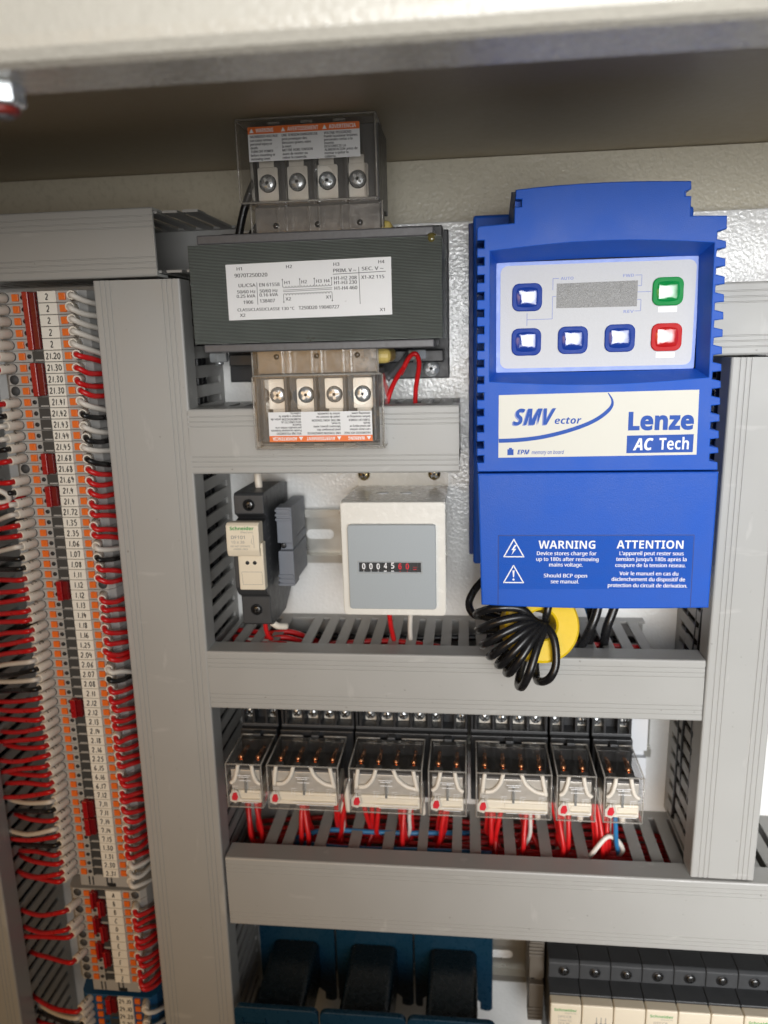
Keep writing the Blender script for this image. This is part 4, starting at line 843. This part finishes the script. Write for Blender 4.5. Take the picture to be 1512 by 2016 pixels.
# ------------------------------------------------------------------ terminal blocks
D = {'0': [[(.5, 1), (.15, .75), (.12, .3), (.45, 0), (.8, .25), (.85, .7), (.5, 1)]], '1': [[(.45, 1), (.42, 0)]], '2': [[(.12, .78), (.4, 1), (.75, .82), (.6, .45), (.1, .03), (.9, .05)]], '3': [[(.15, .9), (.5, 1), (.75, .78), (.4, .55), (.8, .3), (.5, 0), (.1, .1)]],
     '4': [[(.3, 1), (.15, .45), (.85, .45)], [(.65, .8), (.6, 0)]], '5': [[(.8, 1), (.3, .95), (.25, .58), (.65, .6), (.8, .3), (.5, 0), (.15, .08)]], '6': [[(.7, 1), (.25, .6), (.15, .2), (.5, 0), (.8, .22), (.5, .48), (.2, .3)]], '7': [[(.15, .85), (.2, .98), (.8, .95), (.45, 0)]],
     '8': [[(.75, .85), (.45, 1), (.2, .8), (.75, .3), (.5, 0), (.2, .22), (.75, .85)]], '9': [[(.75, .8), (.4, 1), (.2, .72), (.5, .55), (.78, .8), (.65, 0)]], '.': [[(.38, .10), (.62, -.04)]],
     'A': [[(.05, 0), (.45, 1), (.9, 0)], [(.2, .38), (.75, .38)]], 'B': [[(.2, 0), (.2, 1), (.65, .9), (.65, .62), (.25, .52), (.75, .38), (.7, .08), (.2, 0)]], 'C': [[(.8, .85), (.45, 1), (.15, .5), (.4, 0), (.85, .15)]], 'D': [[(.2, 0), (.2, 1), (.65, .85), (.8, .45), (.55, .08), (.2, 0)]],
     'E': [[(.8, 1), (.2, .98), (.2, 0), (.8, .02)], [(.2, .52), (.65, .54)]], 'F': [[(.8, 1), (.2, .98), (.2, 0)], [(.2, .52), (.65, .54)]], 'Y': [[(.1, 1), (.45, .5)], [(.85, 1), (.4, 0)]], 'Z': [[(.15, .98), (.8, 1), (.15, 0), (.9, .04)]]}
def scribble(mb, s_, x, z, h, y, mp=None):
    cw = h * .66; xx = x
    for c_ in s_:
        wd = cw * (.58 if c_ in '.1' else 1); sl = random.uniform(.05, .25)
        for st, stroke in enumerate(D[c_]):
            p = [(xx + (u * .8 if c_ not in '.1' else u * .58) * cw + sl * v * h * .4 + random.uniform(-.04, .04) * h, z + v * h + random.uniform(-.04, .04) * h) for u, v in stroke]
            if len(p) > 2: p = [tuple(q) for q in catmull2(p)]
            q = MB().ribbon(p, h * .175, y - .01 * st, m_kink)
            if mp: q.xf(mp)
            mb.add(q.v, q.f, m_kink)
        xx += wd
    return mb
def catmull2(p): return [(a.x, a.y) for a in catmull([(u, v, 0) for u, v in p], 3)]
def lx(z): return (z - 26.5) * .0082
def make_block(z, label, mat, dot=True):
    t = thing('terminal_block', label, 'terminal block', (-230, 10, z), 'numbered terminal blocks'); h = 3.02
    pr = [(-259, 4), (-259, -48), (-257, -56), (-253.6, -59.6), (-208, -59.6), (-205, -56), (-203.8, -48), (-203.8, 4)]
    mb = MB().prism([(a, b) for a, b in pr], 'z', z - h, z + h, mat, .22)
    mb.box(-237.8, -231.2, -59.85, -59.3, z - h + .2, z + h - .2, m_slot)
    mb.box(-236, -231.4, -60.5, -59.7, z - h + .5, z - h + 1.3, mat)
    mb.lathe((-239.8, -59.6, z), (0, -1, 0), [(1.25, 0), (1.25, .35), (0, .35)], m_black, 12)
    for c_, d in (((-250.3, -59.6, z), (0, -1, 0)), ((-211.2, -59.6, z), (0, -1, 0))):
        mb.lathe(c_, d, [(2.7, -.3), (2.7, .10), (0, .10)], m_hole, 18)
    mb.build('body', t)
    for a in (-243.8, -217): MB().box(a - 1.9, a + 1.9, -60.7, -59, z - 1.9, z + 1.9, m_orkey, .3).box(a - .25, a + .25, -60.85, -60.6, z - 1.3, z + 1.3, m_orange).build('push_button', t)
    return t
rows = [(26.5 - 6.25 * i, s_) for i, s_ in enumerate('2 2 2 2 2 21.20 21.30 21.30 21.30 21.41 21.42 21.43 21.44 21.45 21.68 21.68 21.69 21.4 21.4 21.72 1.35 2.35 1.06 1.07 1.08 1.11 1.12 1.12 1.13 1.14 1.18 1.16 1.25 2.04 2.06 2.07 2.08 2.11 2.12 2.12 2.13 2.14 2.18 2.16 2.25 6.15 6.16 6.17 7.12 7.11 7.11 7.14 7.14 7.15 1.30 1.31 2.30 2.31'.split())]
rows += [(-346 - 6.42 * i, s_) for i, s_ in enumerate('A B B C D D E F F Y Z'.split())]
blu = [(-428.1 - 6.1 * i, s_) for i, s_ in enumerate('24.10 24.10 24.20 7.20 7.30 7.30'.split())]
ORD = ['topmost', 'second', 'third', 'fourth', 'fifth']
cnt = {}; tot = {}
for z, s_ in rows + blu: tot[s_] = tot.get(s_, 0) + 1
pg = pb = None; RNAME = []
for i, (z, s_) in enumerate(rows + blu):
    blue = i >= len(rows); c_ = cnt.get(s_, 0); cnt[s_] = c_ + 1
    who = 'marked %s' % s_ if tot[s_] == 1 else ('marked %s, %s of %s so marked' % (s_, ORD[c_] if tot[s_] != 2 else ('upper', 'lower')[c_], ('two', 'three', 'four', 'five')[tot[s_] - 2]))
    RNAME.append(who); lab = ('blue' if blue else 'grey') + ' terminal block ' + who
    if blue:
        t = make_block(z, lab, m_termb) if pb is None else dup(pb, (-230, 10, z), lab); pb = pb or t
    else:
        t = make_block(z, lab, m_term) if pg is None else dup(pg, (-230, 10, z), lab); pg = pg or t
    LOC[t.name] = Vector((-230, 10, z)); t.location.x += lx(z) * S
for i, ((z, s_), t) in enumerate(zip(rows + blu, [o for o in COL.objects if o.name.startswith('terminal_block')])):
    pass
blocks = sorted([o for o in COL.objects if o.get('category') == 'terminal block'], key=lambda o: -o.location.z)
for (z, s_), t in zip(rows + blu, blocks):
    mb = MB().box(-230.6, -220.2, -60.9, -59, z - 2.95, z + 2.95, m_card, .2)
    hh = 3.2; tw = sum(hh * .66 * (.58 if c_ in '.1' else 1) for c_ in s_)
    scribble(mb, s_, -225.2 - tw / 2, z - 1.6, hh, -60.95); mb.build('marker_card', t)
# end brackets of the terminal strips
for (z0, z1, lab) in ((-341.6, -333.4, 'grey end bracket between the blocks marked 2.31 and A'), (-422.6, -414.4, 'grey end bracket between block Z and the blue blocks')):
    zc = (z0 + z1) / 2; dx = lx(zc); t = thing('end_bracket', lab, 'end bracket', (-230 + dx, 10, zc), 'end brackets of the terminal strip')
    mb = MB().box(-248 + dx, -215 + dx, -58.5, 3, z0, z1, m_term, .6)
    for a in (-242, -239.5, -230, -227): mb.box(a + dx, a + .9 + dx, -58.8, -58.2, z0 + 1, z1 - 1, m_slot)
    mb.box(-258 + dx, -248.3 + dx, -48, 3, z0, z1, m_stopw, .5); mb.box(-229 + dx, -224 + dx, -59, -58, z0 + .6, z0 + 3, m_black); mb.build('bracket_body', t)
# red plug-in jumpers
jl = [(0, 4, 0), (6, 8, 0), (14, 15, 0), (17, 18, 0), (26, 27, 0), (38, 39, 0), (49, 50, 0), (51, 52, 0)] + [(58 + a, 58 + b, c_) for a, b, c_ in ((0, 1, 0), (1, 2, 1), (3, 4, 0), (4, 5, 1), (6, 7, 0), (7, 8, 1))]
allr = rows + blu
for a, b, c_ in jl + [(69, 70, 0)]:
    z1, z0 = allr[a][0] + 2.8, allr[b][0] - 2.8; zc = (z0 + z1) / 2; dx = lx(zc)
    xa, xb = ((-238, -231.5) if a < 58 or a > 68 else ((-240.2, -236.4), (-235.9, -232))[c_])
    lab = ('long red jumper bridging the five blocks marked 2' if b - a == 4 else 'red jumper bridging the blocks marked %s and %s' % (allr[a][1], allr[b][1]) if allr[a][1] != allr[b][1] else 'red jumper bridging the %s blocks marked %s' % ('three' if b - a == 2 else 'two', allr[a][1]))
    if lab.endswith('21.4'): lab = 'red jumper bridging the pair of blocks marked 21.4'
    mid_ = xa + (xb - xa) * .5
    mb = MB().box(xa + dx, mid_ + dx, -63.5, -59.9, z0, z1, m_jump, .3)
    mb.box(mid_ + .05 + dx, xb + dx, -62.3, -59.9, z0 + .3, z1 - .3, m_jumpd, .2)
    k = z0 + 1
    while k < z1 - .8: mb.box(xb - .1 + dx, xb + .5 + dx, -61.8, -60, k, k + .7, m_jumpd); k += 1.5
    tag(mb.build('plug_jumper', loc=((xa + xb) / 2 + dx, -60, zc)), lab, 'jumper', 'red jumpers on the terminal strip')

# ------------------------------------------------------------------ wires on the terminal blocks
WM = {'r': (m_red, 'red'), 'w': (m_white, 'white'), 'k': (m_wblack, 'black'), 'b': (m_wblue, 'blue')}
LEFT = 'wwwwwrr..rkwwkr.rkwwrrwkkrrrrrrrrwkwkrrrrrrrrrrrwkrwrkrrrr' + '.r.rr..r...' + 'rwkr..'
RIGHT = 'wwwwwrrrrwkwkwkrrrrrrrwkrr.rrrrrrrwkrrrrrrrrrrrrrrrrrrrwww' + '.rrrrrrrrrr' + 'w.w...'
def sleeve(mb, A, B, r, seed):
    A, B = Vector(A), Vector(B); d = (B - A).normalized(); L = (B - A).length
    mb.lathe(A, d, [(r * .8, 0), (r, .8), (r, L - .4), (r * .94, L), (r * .72, L), (r * .70, L - 2.2), (0, L - 2.3)], m_sleeve, 14)
    random.seed(seed)
    if random.random() < .75:
        s_ = random.choice(['1.2', '2.1', '21.4', '1.1', '2.7', '7.1', '2.0'])
        fr_ = Vector((0, -.55, .6)); fr_ = (fr_ - d * fr_.dot(d)).normalized(); sd = d.cross(fr_)
        def mp(v):
            ang = v.z / r; return A + d * (L * .72 - v.x) + (fr_ * math.cos(ang) + sd * math.sin(ang)) * (r + .05 - (v.y * .3))
        q = MB(); scribble(q, s_, 0, -1.0, 2.2, 0); q.xf(mp); mb.add(q.v, q.f, m_kink)
for i, (z, s_) in enumerate(allr):
    dx = lx(z); who = RNAME[i]; f = min(1, max(0, (26.5 - z) / 325))
    for side, code in (('left', LEFT[i]), ('right', RIGHT[i])):
        if code == '.': continue
        mat, cn = WM[code]; random.seed(i * 7 + (side == 'left'))
        j = lambda a: random.uniform(-a, a)
        t = None
        if side == 'left':
            A = Vector((-250.2 + dx, -58.8, z)); B = A + Vector((-2.9 + j(.5), -9.6 + j(.8), j(.5)))
            drop = 7 + 18 * f + j(2.5)
            E = Vector((-306 + dx * .6, -38 + j(5), z - drop))
            d_ = (B - A).normalized(); pts = [A + (B - A) * .55, B, B + d_ * 2.2 + Vector((-2.4, 0, -.3)), B.lerp(E, .5) + Vector((0, -3.5 + j(2), 1.2 - .6 * f + j(1.4))), E, E + Vector((-9, 7, -1.5))]
        else:
            A = Vector((-211.2 + dx, -58.6, z)); B = A + Vector((2.0 + j(.7), -8.4 + j(1.2), .3 + j(.9)))
            E = Vector((-199.5 + dx, -47 + j(5), z - 5 - 3 * f + j(2)))
            pts = [A + (B - A) * .5, B, B + Vector((2.6, -1.6 + j(.8), -1.2 + j(.6))), B + Vector((6.2, 4 + j(1.5), -3.2 + j(1))), E, E + Vector((10, 8, -3))]
        t = thing('marked_wire', '%s wire, %s of block %s' % (cn, side, who), 'wire', A, 'wires plugged into the terminal strip')
        MB().tube(pts, 1.5, mat, 4, 9).build('insulation', t)
        mb = MB(); sleeve(mb, A, B, 2.65 if side == 'left' else 2.45, i * 3 + (side == 'left')); mb.build('marker_sleeve', t)
# odd wires at the left edge
cable('white looped wire with a tag at the left edge, beside block 21.4', [(-292, -60, -78), (-275, -72, -75), (-262, -74, -76), (-256, -72, -80), (-258, -70, -84), (-266, -70, -85)], 1.5, m_white, name='white_wire')
t = thing('tagged_wire', 'red wire with a white tag reading 21.40 at the left edge', 'wire', (-275, -70, -86))
MB().tube([(-254, -60, -83), (-257, -71, -86), (-266, -73, -87), (-290, -70, -86)], 1.6, m_red).build('insulation', t)
mb = MB().lathe((-263, -73.4, -87), (-1, .03, .0), [(2.0, 0), (2.5, .2), (2.5, 12), (2.0, 12.4)], m_sleeve, 16); mb.text('21.40', -274.6, -87.8, 1.9, -76.2, m_kink, 8.6, .01); mb.build('marker_sleeve', t)
G4 = 'black wires running behind the left sleeves'
for k, z in enumerate((-96, -160)):
    cable('black wire slanting into the left duct behind the marker sleeves', [(-252, -44, z), (-268, -52, z - 5), (-290, -46, z - 16), (-310, -34, z - 26)], 1.6, m_wblack, G4, 'black_wire')
